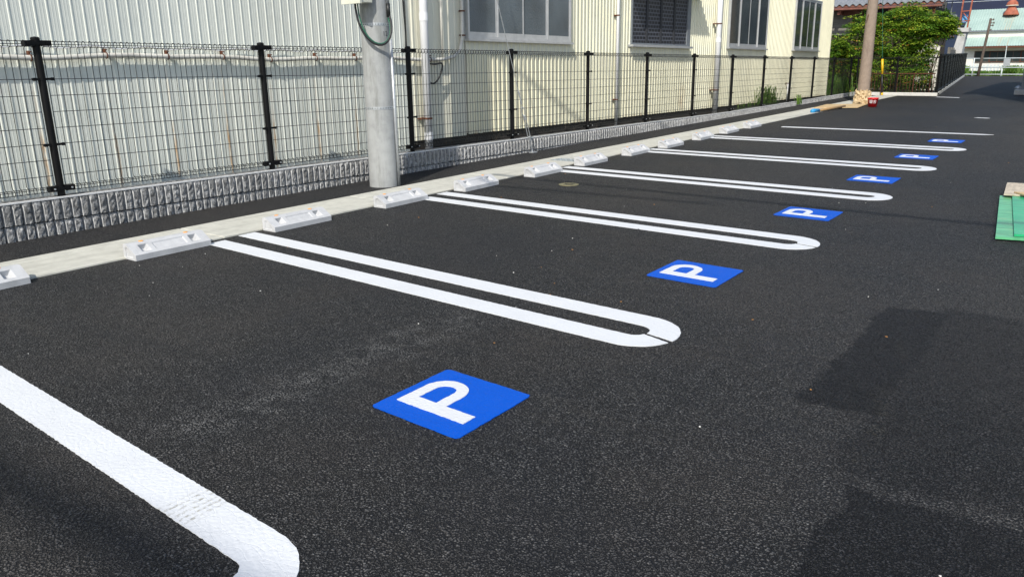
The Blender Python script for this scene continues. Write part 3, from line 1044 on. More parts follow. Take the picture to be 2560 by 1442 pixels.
part('awning', slope(aw), 'aluminium', shop)

def downpipe(y, r, z0, z1, off, brackets, sock, label):
    pp = MB().tube([(XB+off, y, z0), (XB+off, y, z1)], r, 16)
    root = empty('downpipe', (XB+off, y, z0), label, 'downpipe', 'white pipes on the cream workshop')
    part('pipe', pp, 'white_pvc', root, True)
    for s in sock:
        part('socket', MB().tube([(XB+off, y, s-.05), (XB+off, y, s+.05)], r*1.09, 16), 'white_pvc', root)
    for b in brackets:
        bm_ = MB().tube([(XB+off, y, b-.012), (XB+off, y, b+.012)], r*1.12, 14).box(XB+.0, XB+off-.5*r, y-.012, y+.012, b-.012, b+.012)
        bm_.box(XB+.005, XB+off, y-r*1.9, y-r*.6, b-.010, b+.010)
        part('bracket', bm_, 'rusty_steel', root)
downpipe(4.60, .057, .05, BH-.05, .10, (.62, 2.6), (1.95, .38), 'thick white downpipe beside the concrete utility pole')
downpipe(14.85, .062, .05, BH-.05, .13, (.62, 2.12), (1.75,), 'thick white downpipe between the dark lattice window and the next window')
downpipe(10.05, .028, .05, BH-.05, .075, (.62, 2.15), (), 'thin white pipe left of the dark lattice window')
downpipe(20.5, .022, .02, .62, .08, (.6,), (), 'short thin white pipe by the weeds behind the fence')
# loose cable coil beside the first downpipe
ccl = [(XB+.10+.02*math.sin(t), 4.76+.19*math.cos(t), 1.26+.13*math.sin(t)+.05*math.cos(2*t)) for t in [-2.6+i*.27 for i in range(20)]]
part('cable_coil', MB().tube(ccl, .012, 7), 'black_cable', shop, True)
part('cable', MB().tube([(XB+.03, 4.30+.01*math.sin(i*.9), 1.5+i*.13) for i in range(22)], .011, 6), 'black_cable', shop, True)
part('service_conduit', MB().tube([(XB+.05, 5.02, 1.42), (XB+.05, 5.02, 2.0), (XB+.05, 5.02, BH-.1)], .016, 8), 'conduit_paint', shop, True)

# ------------------------------------------------------------------ utility pole in front
PX, PY = -1.385, 2.775
def taper(z):
    return .168-.0055*z
pole = empty('utility_pole', (PX, PY, 0), 'thick grey concrete utility pole standing between wall and gutter', 'utility pole')
part('shaft', MB().lathe([(taper(z), z) for z in (-.1, 0, .4, .8, 1.2, 1.6, 2, 3, 4, 6, 8, 9.5)], (PX, PY, 0), 40), 'pole_concrete', pole, True)
for zb1 in (1.775, .885):
    r = taper(zb1)+.0025
    s = part('strap', MB().lathe([(r-.01, -.015), (r, -.015), (r, .015), (r-.01, .015)], (PX, PY, zb1), 40), 'galvanised', pole)
    hm = MB()
    for i in range(34):
        a = 2*math.pi*i/34
        hm.cbox((PX+(r+.0008)*math.cos(a), PY+(r+.0008)*math.sin(a), zb1), (.003, .009, .006), a)
    part('strap_holes', hm, 'hole_dark', s)
ca = math.atan2(.36, .93)
cr = .185
part('ground_conduit', MB().tube([(PX+cr*math.cos(ca), PY+cr*math.sin(ca), .0), (PX+(cr-.01)*math.cos(ca), PY+(cr-.01)*math.sin(ca), 1.62)], .0165, 12), 'galvanised', pole, True)
part('upper_conduit', MB().tube([(PX+.172*math.cos(ca-.12), PY+.172*math.sin(ca-.12), 1.86), (PX+.13*math.cos(ca-.12), PY+.13*math.sin(ca-.12), 7)], .02, 12), 'galvanised', pole, True)
bx = part('meter_box', MB().box(PX-.10, PX+.16, PY-.36, PY-.175, 1.985, 2.45), 'box_plastic', pole)
bevel(bx, .008)
part('box_lid', MB().box(PX-.112, PX+.172, PY-.372, PY-.345, 1.975, 2.462), 'box_plastic', bx)
# cable loop hanging from the box to the conduit
def bez(p, n=18):
    p = [Vector(q) for q in p]
    out = []
    for i in range(n+1):
        t = i/n
        a = [x*(1-t)+y*t for x, y in zip(p, p[1:])] if False else None
        q = list(p)
        while len(q) > 1:
            q = [q[j]*(1-t)+q[j+1]*t for j in range(len(q)-1)]
        out.append(q[0])
    return out
e1 = (PX+.18*math.cos(ca-.15), PY+.18*math.sin(ca-.15), 1.90)
lp = [(PX-.02, PY-.26, 1.99), (PX-.0, PY-.27, 1.82), (PX+.03, PY-.29, 1.56), (PX+.30, PY-.14, 1.36), (PX+.27, PY+.07, 1.62), e1]
part('black_cable', MB().tube(bez(lp), .0125, 8), 'black_cable', pole, True)
lp2 = [(PX-.0, PY-.245, 1.99), (PX+.02, PY-.25, 1.80), (PX+.06, PY-.27, 1.58), (PX+.27, PY-.15, 1.40), (PX+.26, PY+.05, 1.62), (e1[0], e1[1]-.01, e1[2]-.06)]
part('green_cable', MB().tube(bez(lp2), .008, 8), 'green_cable', pole, True)
part('cable_boot', MB().tube([(e1[0], e1[1], e1[2]-.05), (e1[0], e1[1], e1[2]+.09)], .022, 10), 'black_cable', pole, True)
# painted number, wrapped on the shaft
cu = bpy.data.curves.new('number', 'FONT')
cu.body = '12'
cu.size = .07
cu.resolution_u = 3
tmp = bpy.data.objects.new('number_text', cu)
col.objects.link(tmp)
dg = bpy.context.evaluated_depsgraph_get()
tm = bpy.data.meshes.new_from_object(tmp.evaluated_get(dg))
bpy.data.objects.remove(tmp)
bm = bmesh.new(); bm.from_mesh(tm)
bmesh.ops.subdivide_edges(bm, edges=[e for e in bm.edges if e.calc_length() > .012], cuts=2)
a0 = math.radians(-17)
for v in bm.verts:
    zz = 1.655+v.co.y
    a = a0+v.co.x/.16
    rr = taper(zz)+.0025
    v.co = Vector((rr*math.cos(a), rr*math.sin(a), zz))
bm.to_mesh(tm); bm.free()
tm.materials.clear(); tm.materials.append(M['black_marking'])
link('painted_number', tm, pole)
# stay wire
A = Vector((-1.775, 6.40, 0)); B = Vector((PX+.02, PY+.1, 7.6))
stay = empty('stay_wire', tuple(A), 'galvanised stay wire with turnbuckle anchored in front of the block wall', 'stay wire')
P_ = lambda t: A+(B-A)*t
part('wire', MB().tube([P_(.105), P_(1)], .0055, 6), 'galvanised', stay)
part('anchor_rod', MB().tube([P_(-.01), P_(.028)], .011, 8), 'galvanised', stay)
tb = MB()
side = (B-A).cross(Vector((1, -1, 0))).normalized()*.017
tb.tube([P_(.028)+side, P_(.072)+side], .007, 6).tube([P_(.028)-side, P_(.072)-side], .007, 6).tube([P_(.025), P_(.033)], .02, 8).tube([P_(.068), P_(.076)], .02, 8)
part('turnbuckle', tb, 'galvanised', stay)
part('eye_loop', MB().tube([P_(.076)+(B-A).normalized()*(.07-.07*math.cos(a))+side*1.4*math.sin(a) for a in [i*math.pi/8 for i in range(16)]], .006, 6, closed=True), 'galvanised', stay)
part('grip', MB().tube([P_(.098), P_(.125)], .011, 8), 'galvanised', stay)
part('anchor_plate', MB().box(A.x-.03, A.x+.05, A.y-.06, A.y+.06, .001, .012), 'galvanised', stay)

# ------------------------------------------------------------------ far utility pole and the clutter at its foot
QX, QY = -.36, 21.15
lean = Vector((.0, .0))
p2 = empty('utility_pole', (QX, QY, 0), 'brownish old concrete utility pole at the far end of the gutter', 'utility pole')
part('shaft', MB().tube([(QX-.0+.004*z, QY, z) for z in (-.1, 0, 1, 2, 3, 5, 8)], [.172, .170, .158, .146, .135, .12, .10], 24), 'old_pole_concrete', p2, True)
hk = MB().tube([(QX-.06, QY-.155, 2.28), (QX-.05, QY-.175, 2.36), (QX-.03, QY-.17, 2.42), (QX-.05, QY-.165, 2.46)], .008, 6)
part('hook', hk, 'rusty_steel', p2)

rk = random.Random(5)
kp = MB()
n1, n2 = 22, 9
for i in range(n1+1):
    a = math.pi*(1.02+.98*i/n1)
    for j in range(n2+1):
        z = .012+.40*j/n2
        r = .185+rk.uniform(-.008, .05)+.02*(1-j/n2)
        kp.v.append((QX+r*math.cos(a)*1.0, QY+r*math.sin(a), z+rk.uniform(-.03, .03)*(0 < j)-.06*rk.random()*(j == n2)))
for i in range(n1):
    for j in range(n2):
        b = i*(n2+1)+j
        kp.f.append((b, b+n2+1, b+n2+2, b+1))
ko = solo('paper_sack', kp, 'kraft_paper', 'crumpled brown paper wrapped round the foot of the far pole', 'paper', origin=(QX, QY-.1, 0))
so = ko.modifiers.new('thickness', 'SOLIDIFY'); so.thickness = .006
cp = MB()
for (cx, cy, s_) in ((-.22, 20.86, .15), (-.42, 20.84, .12)):
    n0 = len(cp.v)
    for i in range(9):
        for j in range(6):
            th = 2*math.pi*i/9; ph = math.pi*(j+.5)/6*.95
            r = s_*(.55+rk.random()*.55)
            cp.v.append((cx+r*math.sin(ph)*math.cos(th), cy+r*math.sin(ph)*math.sin(th)*.7, max(.015, .10+r*.8*math.cos(ph))))
    for i in range(9):
        for j in range(5):
            a = n0+i*6+j; b = n0+((i+1) % 9)*6+j
            cp.f.append((a, b, b+1, a+1))
solo('crumpled_paper', cp, 'kraft_paper', 'balled up brown packing paper on the plywood by the far pole', 'paper')
pb = MB().add([(x, y, z) for z in (.018, .034) for x, y in ((-1.0, 18.6), (.0, 19.15), (-.14, 20.85), (-1.12, 20.3))], [(0, 3, 2, 1), (4, 5, 6, 7), (0, 1, 5, 4), (1, 2, 6, 5), (2, 3, 7, 6), (3, 0, 4, 7)])
solo('plywood_board', pb, 'plywood', 'thin plywood board lying on the gutter by the far pole', 'board')
stick = empty('wooden_pole', (-.5, 17.3, .03), 'weathered wooden stick with a blue tip lying along the gutter', 'stick')
part('shaft', MB().tube([(-.515, 17.25, .04), (-.45, 18.3, .046), (-.35, 19.2, .05)], [.034, .034, .03], 8), 'old_wood', stick, True)
part('blue_tip', MB().tube([(-.545, 16.85, .05), (-.54, 16.95, .052), (-.512, 17.3, .042)], [.045, .055, .045], 10), 'blue_tape', stick, True)
BKX, BKY = .17, 20.0
bk = empty('bucket', (BKX, BKY, .005), 'red plastic bucket with white lettering by the far pole', 'bucket')
part('body', MB().lathe([(.0, .0), (.105, 0), (.137, .21), (.147, .215), (.15, .232), (.14, .236), (.134, .22), (.10, .012), (0, .012)], (BKX, BKY, .005), 32), 'red_plastic', bk, True)
pr = MB()
vdir = math.atan2(-3.8-BKY, 5.2-BKX)
def bmark(u, z, w, h):
    n = 3
    for i in range(n):
        a0_ = vdir+(u-w/2+w*i/n)/.135; a1_ = vdir+(u-w/2+w*(i+1)/n)/.135
        q = []
        for a_, zz in ((a0_, z), (a1_, z), (a1_, z+h), (a0_, z+h)):
            r = .105+.032*zz/.21+.0025
            q.append((BKX+r*math.cos(a_), BKY+r*math.sin(a_), .005+zz))
        pr.quad(*q)
for (u, dz, w, h) in ((-.05, .175, .075, .009), (-.05, .150, .075, .009), (-.05, .125, .075, .009), (-.05, .100, .075, .009), (-.084, .10, .009, .084), (-.05, .10, .009, .084), (-.016, .10, .009, .084),
                      (.055, .178, .012, .014), (.055, .155, .085, .011), (.035, .098, .012, .058), (.062, .128, .05, .010), (.080, .098, .011, .034), (.068, .095, .02, .009)):
    bmark(u, dz, w, h)
part('lettering', pr, 'white_print', bk)['kind'] = 'stuff'
part('handle', MB().tube([(BKX+.146*math.cos(a), BKY+.146*math.sin(a)*.35, .24+.02*math.sin(a)) for a in [i*math.pi/12 for i in range(13)]], .004, 6), 'galvanised', bk)

# ------------------------------------------------------------------ boards at the right edge
def sheet(pts, z0, z1):
    return MB().prism(pts, z0, z1)
solo('green_panel', sheet([(4.73, 3.18), (5.75, 3.38), (5.58, 5.42), (4.56, 5.30)], .012, .030), 'green_sheet_pale', 'dusty pale green plastic panel lying at the right edge of the lot', 'panel')
solo('green_panel', sheet([(4.845, 3.25), (5.9, 3.44), (5.72, 5.35), (4.665, 5.26)], .033, .050), 'green_sheet', 'bright green plastic panel on top of the dusty green one', 'panel')
solo('plywood_board', sheet([(4.60, 5.18), (5.5, 5.3), (5.4, 6.1), (4.555, 6.02)], .053, .066), 'pale_plywood', 'stained pale plywood sheet behind the green panels', 'board')
solo('plywood_board', sheet([(4.675, 5.28), (5.5, 4.05), (5.7, 4.6), (5.5, 5.5)], .069, .081), 'plywood', 'warm brown plywood piece lying across the green panels', 'board')
# thing standing at the right edge, far back
fp = empty('sign_post', (3.05, 28.6, 0), 'grey post on a concrete foot at the far right edge', 'post')
bevel(part('concrete_foot', MB().box(2.80, 3.35, 28.35, 28.95, 0, .17), 'pale_concrete', fp), .02)
part('post', MB().box(2.97, 3.14, 28.55, 28.72, .17, 2.6), 'grey_metal', fp)
part('cover', MB().lathe([(.0, 0), (.12, 0), (.1, .07), (.05, .11), (0, .12)], (2.88, 28.75, .17), 14), 'galvanised', fp, True)

# ------------------------------------------------------------------ foliage
def leaf_cloud(blobs, nspray, per, size, seed):
    """crown of flattened leafy sprays with gaps between them; stray shoots stick out of the outline"""
    rg = np.random.default_rng(seed)
    V = []; T = []
    vols = np.array([b[3]*b[4]*b[5] for b in blobs])**.8; vols = vols/vols.sum()
    for c in range(nspray):
        b = blobs[rg.choice(len(blobs), p=vols)]
        q = rg.normal(0, 1, 3); q /= np.linalg.norm(q)
        rr = rg.uniform(.35, 1.0)**.6
        if rg.random() < .12: rr = rg.uniform(1.0, 1.22)
        ce = np.array(b[:3])+q*rr*np.array(b[3:6])
        if ce[2] < .1: continue
        out = np.array([q[0], q[1], .15*q[2]]); out /= max(np.linalg.norm(out), .2)
        tone = rg.normal(.54, .22)
        tip = rg.random() < .07
        rad = rg.uniform(.10, .26)
        drop = rg.uniform(.2, .75)
        n = int(per*rg.uniform(.6, 1.3)*(rad/.18)**1.3)
        for l in range(n):
            a = rg.uniform(0, 2*math.pi); r0 = rad*math.sqrt(rg.random())
            off = np.array([math.cos(a)*r0, math.sin(a)*r0, 0])
            f = off@out/rad                      # towards the outer side of the spray
            pos = ce+off+np.array([0, 0, -drop*max(0, f)*rad+rg.normal(0, .025)])
            d = off/max(r0, .01)*.7+out*.5+np.array([0, 0, -drop*.6+rg.normal(0, .22)])
            d /= np.linalg.norm(d)
            s_ = size*rg.uniform(.55, 1.3)
            side_ = np.cross(d, [0, 0, 1]); side_ /= max(np.linalg.norm(side_), 1e-3)
            side_ = side_+np.array([0, 0, rg.normal(0, .3)])
            w = side_*s_*.25
            mid = pos+d*s_*.45+np.array([0, 0, s_*.07])
            V += [pos, mid+w, pos+d*s_, mid-w]
            tt = tone+rg.normal(0, .09)
            if tip and f > .35: tt = .99
            T.append(min(1 if tip else .9, max(0, tt)))
    return np.array(V), np.array(T)
def leaf_mesh(name, V, T, mat, origin):
    me = bpy.data.meshes.new(name)
    n = len(T)
    me.from_pydata([tuple(v) for v in (V-np.array(origin))], [], [(4*i, 4*i+1, 4*i+2, 4*i+3) for i in range(n)])
    at = me.attributes.new('tint', 'FLOAT', 'FACE')
    at.data.foreach_set('value', T.astype(np.float32))
    me.materials.append(M[mat])
    me.update()
    return me
def shrub(label, loc, blobs, nclump, per, size, seed, stems, name='shrub'):
    root = empty(name, loc, label, 'shrub', 'shrubs at the end of the lot')
    V, T = leaf_cloud(blobs, nclump, per, size, seed)
    link('crown', leaf_mesh('crown', V, T, 'leaf_bush', loc), root)
    rg = random.Random(seed)
    tm_ = MB()
    for i in range(stems):
        b = rg.choice(blobs)
        x0 = loc[0]+rg.uniform(-.35, .35); y0 = loc[1]+rg.uniform(-.15, .15)
        x1 = b[0]+rg.uniform(-.5, .5)*b[3]; y1 = b[1]+rg.uniform(-.5, .5)*b[4]; z1 = b[2]+rg.uniform(-.3, .6)*b[5]
        tm_.tube([(x0, y0, 0), (x0*.6+x1*.4+rg.uniform(-.1, .1), y0*.6+y1*.4, z1*.5), (x1, y1, z1)], [.022, .015, .006], 6)
    part('trunk', tm_, 'bark', root)
shrub('dense green shrub between the cream workshop and the far pole', (-2.55, 28.1, 0), [(-2.65, 28.1, .75, .75, .6, .75), (-2.45, 28.2, 1.7, .75, .6, .7), (-2.9, 28.0, 1.5, .5, .5, .55), (-2.0, 28.3, 2.4, .6, .5, .55)], 560, 38, .09, 21, 16)
shrub('tall green shrub right behind the far pole with a vine hung pole', (-1.05, 28.2, 0), [(-1.2, 28.1, .8, .8, .6, .8), (-1.0, 28.2, 1.8, .85, .6, .75), (-.8, 28.3, 2.6, .75, .55, .5), (-.3, 28.1, 2.1, .6, .5, .6)], 680, 38, .09, 22, 18)
shrub('green shrub with orange tips beside the far black fence', (.05, 28.3, 0), [(-.22, 28.0, .5, .5, .45, .5), (-.2, 28.3, 1.4, .42, .5, .6), (.15, 28.5, 2.35, .6, .45, .45), (.5, 28.6, 2.3, .32, .4, .38)], 470, 38, .09, 23, 16)
# rusty handrail before the shrubs
hr = empty('handrail', (-.6, 27.35, 0), 'rusty brown low railing in front of the shrubs', 'railing')
part('top_rail', MB().tube([(-1.75, 27.32, .72), (.52, 27.30, .72)], .02, 8), 'rusty_steel', hr, True)
for i in range(22):
    xx = -1.7+i*.104
    part('baluster', MB().tube([(xx, 27.32, .0), (xx, 27.32, .72)], .008 if i % 5 else .02, 6), 'rusty_steel', hr)
gd = empty('stay_guard', (-1.02, 26.72, 0), 'black and yellow plastic guard sleeve on a stay before the shrubs', 'guard')
part('sleeve', MB().tube([(-.985, 26.72, 0), (-1.05, 26.72, .72)], .034, 12), 'dark_plastic', gd, True)
part('yellow_sleeve', MB().tube([(-1.048, 26.72, .72), (-1.095, 26.72, 1.22)], .038, 12), 'yellow_plastic', gd, True)
part('yellow_foot', MB().tube([(-.984, 26.72, .005), (-.992, 26.72, .09)], .037, 12), 'yellow_plastic', gd, True)
part('stay', MB().tube([(-1.095, 26.72, 1.2), (-1.5, 26.75, 5.2)], .008, 6), 'green_cable', gd)

def weeds(label, c, n, h, spread, seed, grp='weeds at the fence foot'):
    rg = np.random.default_rng(seed)
    V = []; T = []
    for i in range(n):
        b = np.array([c[0]+rg.normal(0, spread[0]), c[1]+rg.normal(0, spread[1]), c[2]])
        a = rg.uniform(0, 2*math.pi); L = h*rg.uniform(.4, 1.1)
        dd = np.array([math.cos(a), math.sin(a), 0])*rg.uniform(.1, .5)
        w = np.array([-math.sin(a), math.cos(a), 0])*.008
        tn = min(1, max(0, rg.normal(.5, .22)))
        p0, p1, p2, p3 = b, b+dd*L*.25+[0, 0, L*.5], b+dd*L*.6+[0, 0, L*.85], b+dd*L*1.1+[0, 0, L*.88]
        V += [p0-w, p0+w, p1+w, p1-w, p1-w, p1+w, p2+w*.9, p2-w*.9, p2-w*.9, p2+w*.9, p3+w*.1, p3-w*.1]
        T += [tn]*3
        if i % 3 == 0:                           # a broad leaf on the blade
            s = .05
            V += [p1, p1+dd*s+w*3, p1+dd*s*2.2, p1+dd*s-w*3]
            T.append(tn)
    o = link('weed', leaf_mesh('weed', np.array(V), np.array(T), 'leaf_weed', c), None, c)
    return tag(o, label, 'weed', grp)
weeds('tall grassy weed clump behind the fence right of the white pipe', (-2.15, 18.3, .02), 200, .62, (.06, .35), 4)
weeds('low weed tuft behind the fence left of the bigger clump', (-2.12, 16.4, .02), 60, .25, (.05, .25), 5)
weeds('small weed sprouting through the top of the block wall', (-1.83, 20.0, .03), 30, .3, (.03, .12), 6)
weeds('bushy weeds at the far corner of the cream workshop', (-2.3, 25.9, .02), 320, .75, (.22, .4), 7)

# ------------------------------------------------------------------ tiled house behind the shrubs
hs = empty('tiled_house', (-2.6, 36, 0), 'old house with grey tiled roof behind the shrubs', 'house')
part('wall', MB().box(-5.4, -1.15, 34.2, 40, 0, 3.3), 'dark_wood_wall', hs)
part('plaster_panel', MB().box(-5.4, -4.0, 34.1, 34.19, 2.2, 3.2), 'board_grey', hs)
part('corner_post', MB().box(-.86, -.74, 33.6, 33.72, 0, 3.25), 'fascia_brown', hs)
part('shade_board', MB().box(-3.95, -1.1, 34.1, 34.19, 2.5, 3.2), 'dark_wall', hs)
rf = part('roof', MB().add([(-5.8, 33.3, 3.36), (-.42, 33.3, 3.36), (-.42, 38, 5.2), (-5.8, 38, 5.2), (-5.8, 33.3, 3.28), (-.42, 33.3, 3.28), (-.42, 38, 5.1), (-5.8, 38, 5.1)],
          [(0, 1, 2, 3), (7, 6, 5, 4), (0, 4, 5, 1), (1, 5, 6, 2), (3, 7, 4, 0), (2, 6, 7, 3)]), 'fascia_brown', hs)
tilem = MB()
tn_ = 10
W_ = .27
for i in range(tn_+1):
    u = i/tn_
    zz = .045*math.sin(2*math.pi*u)
    for (yy, z) in ((0, .0), (.33, .13)):
        tilem.v.append((u*W_, yy, z+zz+.05))
        tilem.v.append((u*W_, yy, z+zz+.025))
for i in range(tn_):
    a = 4*i
    tilem.f += [(a, a+4, a+6, a+2), (a+1, a+3, a+7, a+5), (a, a+1, a+5, a+4), (a+2, a+6, a+7, a+3)]
tile_me = tilem.mesh('roof_tile', 'roof_tile', smooth=False)
for rrow in range(5):
    for c in range(20):
        link('roof_tile', tile_me, rf, (-5.8+2.6+c*W_+.0, 33.26-36+rrow*.30, 3.345+rrow*.1175))
part('gutter', MB().tube([(-5.8, 33.2, 3.22), (-.45, 33.2, 3.20)], .05, 8), 'fascia_brown', hs)
for xx in (-4.4, -2.4, -1.3):
    part('rafter', MB().box(xx-.05, xx+.05, 33.3, 34.1, 3.02, 3.2), 'fascia_brown', hs)
part('gable_board', MB().box(-4.35, -3.55, 33.9, 33.96, 3.0, 3.4), 'fascia_brown', hs)

# small cream shed wall and dark building beyond the third shrub
cs = empty('cream_shed', (0, 33, 0), 'small cream corrugated shed glimpsed right of the shrubs', 'shed')
mbs = MB()
for i in range(27):
    xx = -.9+i*.03
    mbs.v += [(xx, 31.8+.012*math.sin(i*1.57), 0), (xx, 31.8+.012*math.sin(i*1.57), 1.95-.012*i)]
for i in range(26):
    mbs.f.append((2*i, 2*i+2, 2*i+3, 2*i+1))
part('cladding', mbs, 'white_cladding', cs)
part('core_wall', MB().box(-.9, -.15, 31.83, 33.2, 0, 1.2), 'white_cladding', cs)
dk = empty('dark_house', (-1.5, 41, 0), 'dark walled house with balcony glimpsed above the shrubs', 'house')
part('wall', MB().box(-4.5, -1.5, 40, 42.4, 0, 3.0), 'dark_wall', dk)
part('balcony_slab', MB().box(-1.9, -.95, 39.4, 41, 3.0, 3.12), 'pale_concrete', dk)
for i in range(5):
    part('balcony_post', MB().box(-1.9+i*.22, -1.86+i*.22, 39.42, 39.46, 3.12, 3.7), 'grey_metal', dk)
sg = part('balcony_sign', MB().box(-1.72, -1.22, 39.36, 39.40, 3.16, 3.66), 'sign_cream', dk)
ch = MB()
for (dx, dz, w, h) in ((-.12, .12, .16, .03), (-.17, 0, .03, .24), (-.07, 0, .03, .24), (-.12, -.12, .14, .03), (.06, -.02, .03, .24), (.13, .1, .12, .03), (.16, -.02, .03, .22)):
    ch.box(-1.47+dx-w/2, -1.47+dx+w/2, 39.352, 39.358, 3.41+dz-h/2, 3.41+dz+h/2)
part('characters', ch, 'old_timber', sg)
part('corner_post', MB().tube([(-2.25, 39.3, 0), (-2.3, 39.3, 4.2)], .06, 8), 'fascia_brown', dk)

# wooden board wall along the far fence
bw = empty('board_wall', (-1.2, 44, 0), 'weathered grey plank wall rising above the far black fence', 'wall')
a = Vector((-.95, 40.2)); b = Vector((-1.62, 47.2))
dv = (b-a).normalized(); nv_ = Vector((-dv.y, dv.x))
for r in range(4):
    bb = beam(MB(), a+dv*.02*r, b, .04, .62+r*.235, .62+r*.235+.225)
    part('plank', bb, 'board_grey', bw)
for q in (0., .35, .7, 1):
    c = a+(b-a)*q+nv_*.05
    part('stud', MB().box(c.x-.04, c.x+.04, c.y-.04, c.y+.04, 0, 1.65), 'board_grey', bw)
# concrete pillar carrying the red steel frame
pl = empty('concrete_pillar', (-1.5, 46.5, 0), 'pale sloping concrete pillar beneath the red steel frame', 'pillar')
part('shaft', MB().add([(-1.95, 46.2, 0), (-1.35, 46.2, 0), (-1.12, 46.2, 2.45), (-1.48, 46.2, 2.45), (-1.95, 46.9, 0), (-1.35, 46.9, 0), (-1.12, 46.9, 2.45), (-1.48, 46.9, 2.45)],
     [(0, 1, 2, 3), (5, 4, 7, 6), (1, 5, 6, 2), (4, 0, 3, 7), (3, 2, 6, 7), (0, 4, 5, 1)]), 'pale_concrete', pl)
part('head', MB().box(-1.56, -1.02, 46.1, 47.0, 2.45, 2.66), 'pale_concrete', pl)
rs = empty('red_steel_frame', (-1.3, 46.5, 2.66), 'rust red steel lattice frame standing on the concrete pillar', 'steel frame')
for (x0, x1) in ((-1.14, -.92), (-1.52, -1.42)):
    part('leg', MB().tube([(x0, 46.4, 2.66), (x1, 46.4, 7.2)], .05, 4), 'red_steel', rs)
for zz in (3.0, 3.5, 4.1, 4.7, 5.4):
    part('brace', MB().tube([(-1.50, 46.4, zz), (-1.05, 46.4, zz+.02)], .035, 4), 'red_steel', rs)
for zz in (3.05, 4.1):
    part('brace', MB().tube([(-1.48, 46.45, zz+.45), (-1.1, 46.45, zz)], .028, 4), 'red_steel', rs)
part('panel', MB().box(-1.46, -1.2, 46.6, 46.63, 2.95, 3.35), 'sky_blue_tarp', rs)

# ------------------------------------------------------------------ far workshop, railing and wires
FY = 62.
fw = empty('teal_workshop', (-1.5, FY+4, 0), 'far workshop with pale teal metal roofs and rusty roof ventilator', 'building')
part('wall', MB().box(-3.2, 9, FY, FY+9, -.5, 1.75), 'white_cladding', fw)
def roof_sheet(x0, x1, ya_, za_, yb2, zb2, period=.16):
    mb = MB()
    n = int((x1-x0)/period*4)
    for i in range(n+1):
        x = x0+(x1-x0)*i/n
        d = .02 if i % 4 == 1 else 0
        mb.v += [(x, ya_, za_+d), (x, yb2, zb2+d)]
    for i in range(n):
        mb.f.append((2*i, 2*i+2, 2*i+3, 2*i+1))
    return mb
part('lower_roof', roof_sheet(-3.4, 9, FY-.7, 1.80, FY+.35, 2.40), 'teal_sheet', fw)
part('clerestory_wall', MB().box(-3.3, 9, FY+.36, FY+1.0, 2.2, 2.82), 'white_cladding', fw)
part('upper_roof', roof_sheet(-3.4, 9, FY+.2, 2.85, FY+3.2, 4.35), 'teal_sheet', fw)
part('upper_eave', MB().box(-3.4, 9, FY+.19, FY+.24, 2.76, 2.84), 'grey_metal', fw)
part('lower_eave', MB().box(-3.4, 9, FY-.71, FY-.66, 1.68, 1.79), 'rusty_steel', fw)
part('beam', MB().box(-3.1, 9, FY-.06, FY-.01, 1.50, 1.70), 'sign_cream', fw)
for i in range(11):
    xa = -2.42+i*.92
    wnd = part('window', MB().box(xa-.03, xa+.03, FY-.07, FY-.012, .72, 1.48).box(xa+.03, xa+.89, FY-.068, FY-.014, .72, .77).box(xa+.03, xa+.89, FY-.068, FY-.014, 1.43, 1.48), 'rusty_steel' if i % 2 else 'old_timber', fw)
    part('glass_pane', MB().box(xa+.03, xa+.44, FY-.05, FY-.03, .77, 1.43), 'dark_glass', wnd)
    part('glass_pane', MB().box(xa+.48, xa+.89, FY-.045, FY-.025, .77, 1.43), 'dark_glass', wnd)
    part('muntin', MB().box(xa+.44, xa+.48, FY-.06, FY-.02, .77, 1.43), 'old_timber', wnd)
vt = part('ventilator', MB().lathe([(.46, -.16), (.50, -.14), (.48, -.08), (.42, .06), (.27, .32), (.20, .42), (.36, .46), (.37, .52), (.32, .68), (.18, .82), (0, .86)], (-.80, FY+2.1, 4.02), 20), 'red_steel', fw, True)
part('ventilator_ring', MB().lathe([(.37, .455), (.385, .455), (.385, .50), (.37, .50)], (-.80, FY+2.1, 4.02), 20), 'sign_cream', vt)
nr = solo('navy_roof', MB().add([(-9, FY+9.2, 3.4), (14, FY+9.2, 3.4), (14, FY+15, 7.2), (-9, FY+15, 7.2), (-9, FY+15, 3.3), (14, FY+15, 3.3)], [(0, 1, 2, 3), (0, 4, 5, 1), (3, 2, 5, 4), (1, 5, 2), (0, 3, 4)]), 'navy_roof', 'dark navy roof behind the teal workshop', 'roof')
for i, zz in enumerate((4.42, 4.58, 4.86)):
    wpts = [(-9+i*.2+s*1.0, 56.8, zz+.0016*(s-9)**2+.01*s) for s in range(26)]
    solo('overhead_wire', MB().tube(wpts, .014, 5), 'rail_white', '%s of the three pale overhead wires before the far workshop' % ('lowest', 'middle', 'highest')[i], 'wire', 'overhead wires')
tp = empty('timber_pole', (-.98, 53.9, 0), 'slanted dark timber pole with old brackets before the far workshop', 'pole')
part('shaft', MB().tube([(-1.16, 53.9, -.1), (-1.08, 53.9, 1.0), (-.98, 53.9, 2.2), (-.90, 53.9, 3.35)], [.085, .08, .075, .07], 10), 'old_timber', tp, True)
bk_ = MB()
for zz, ln_ in ((3.28, .22), (3.1, .26), (2.95, .22), (2.7, .14)):
    bk_.tube([(-.92, 53.88, zz), (-.92+ln_, 53.85, zz-.03)], .025, 5)
    bk_.tube([(-.92+ln_*.8, 53.85, zz-.06), (-.92+ln_*.8, 53.85, zz+.05)], .035, 6)
part('bracket', bk_, 'old_timber', tp)

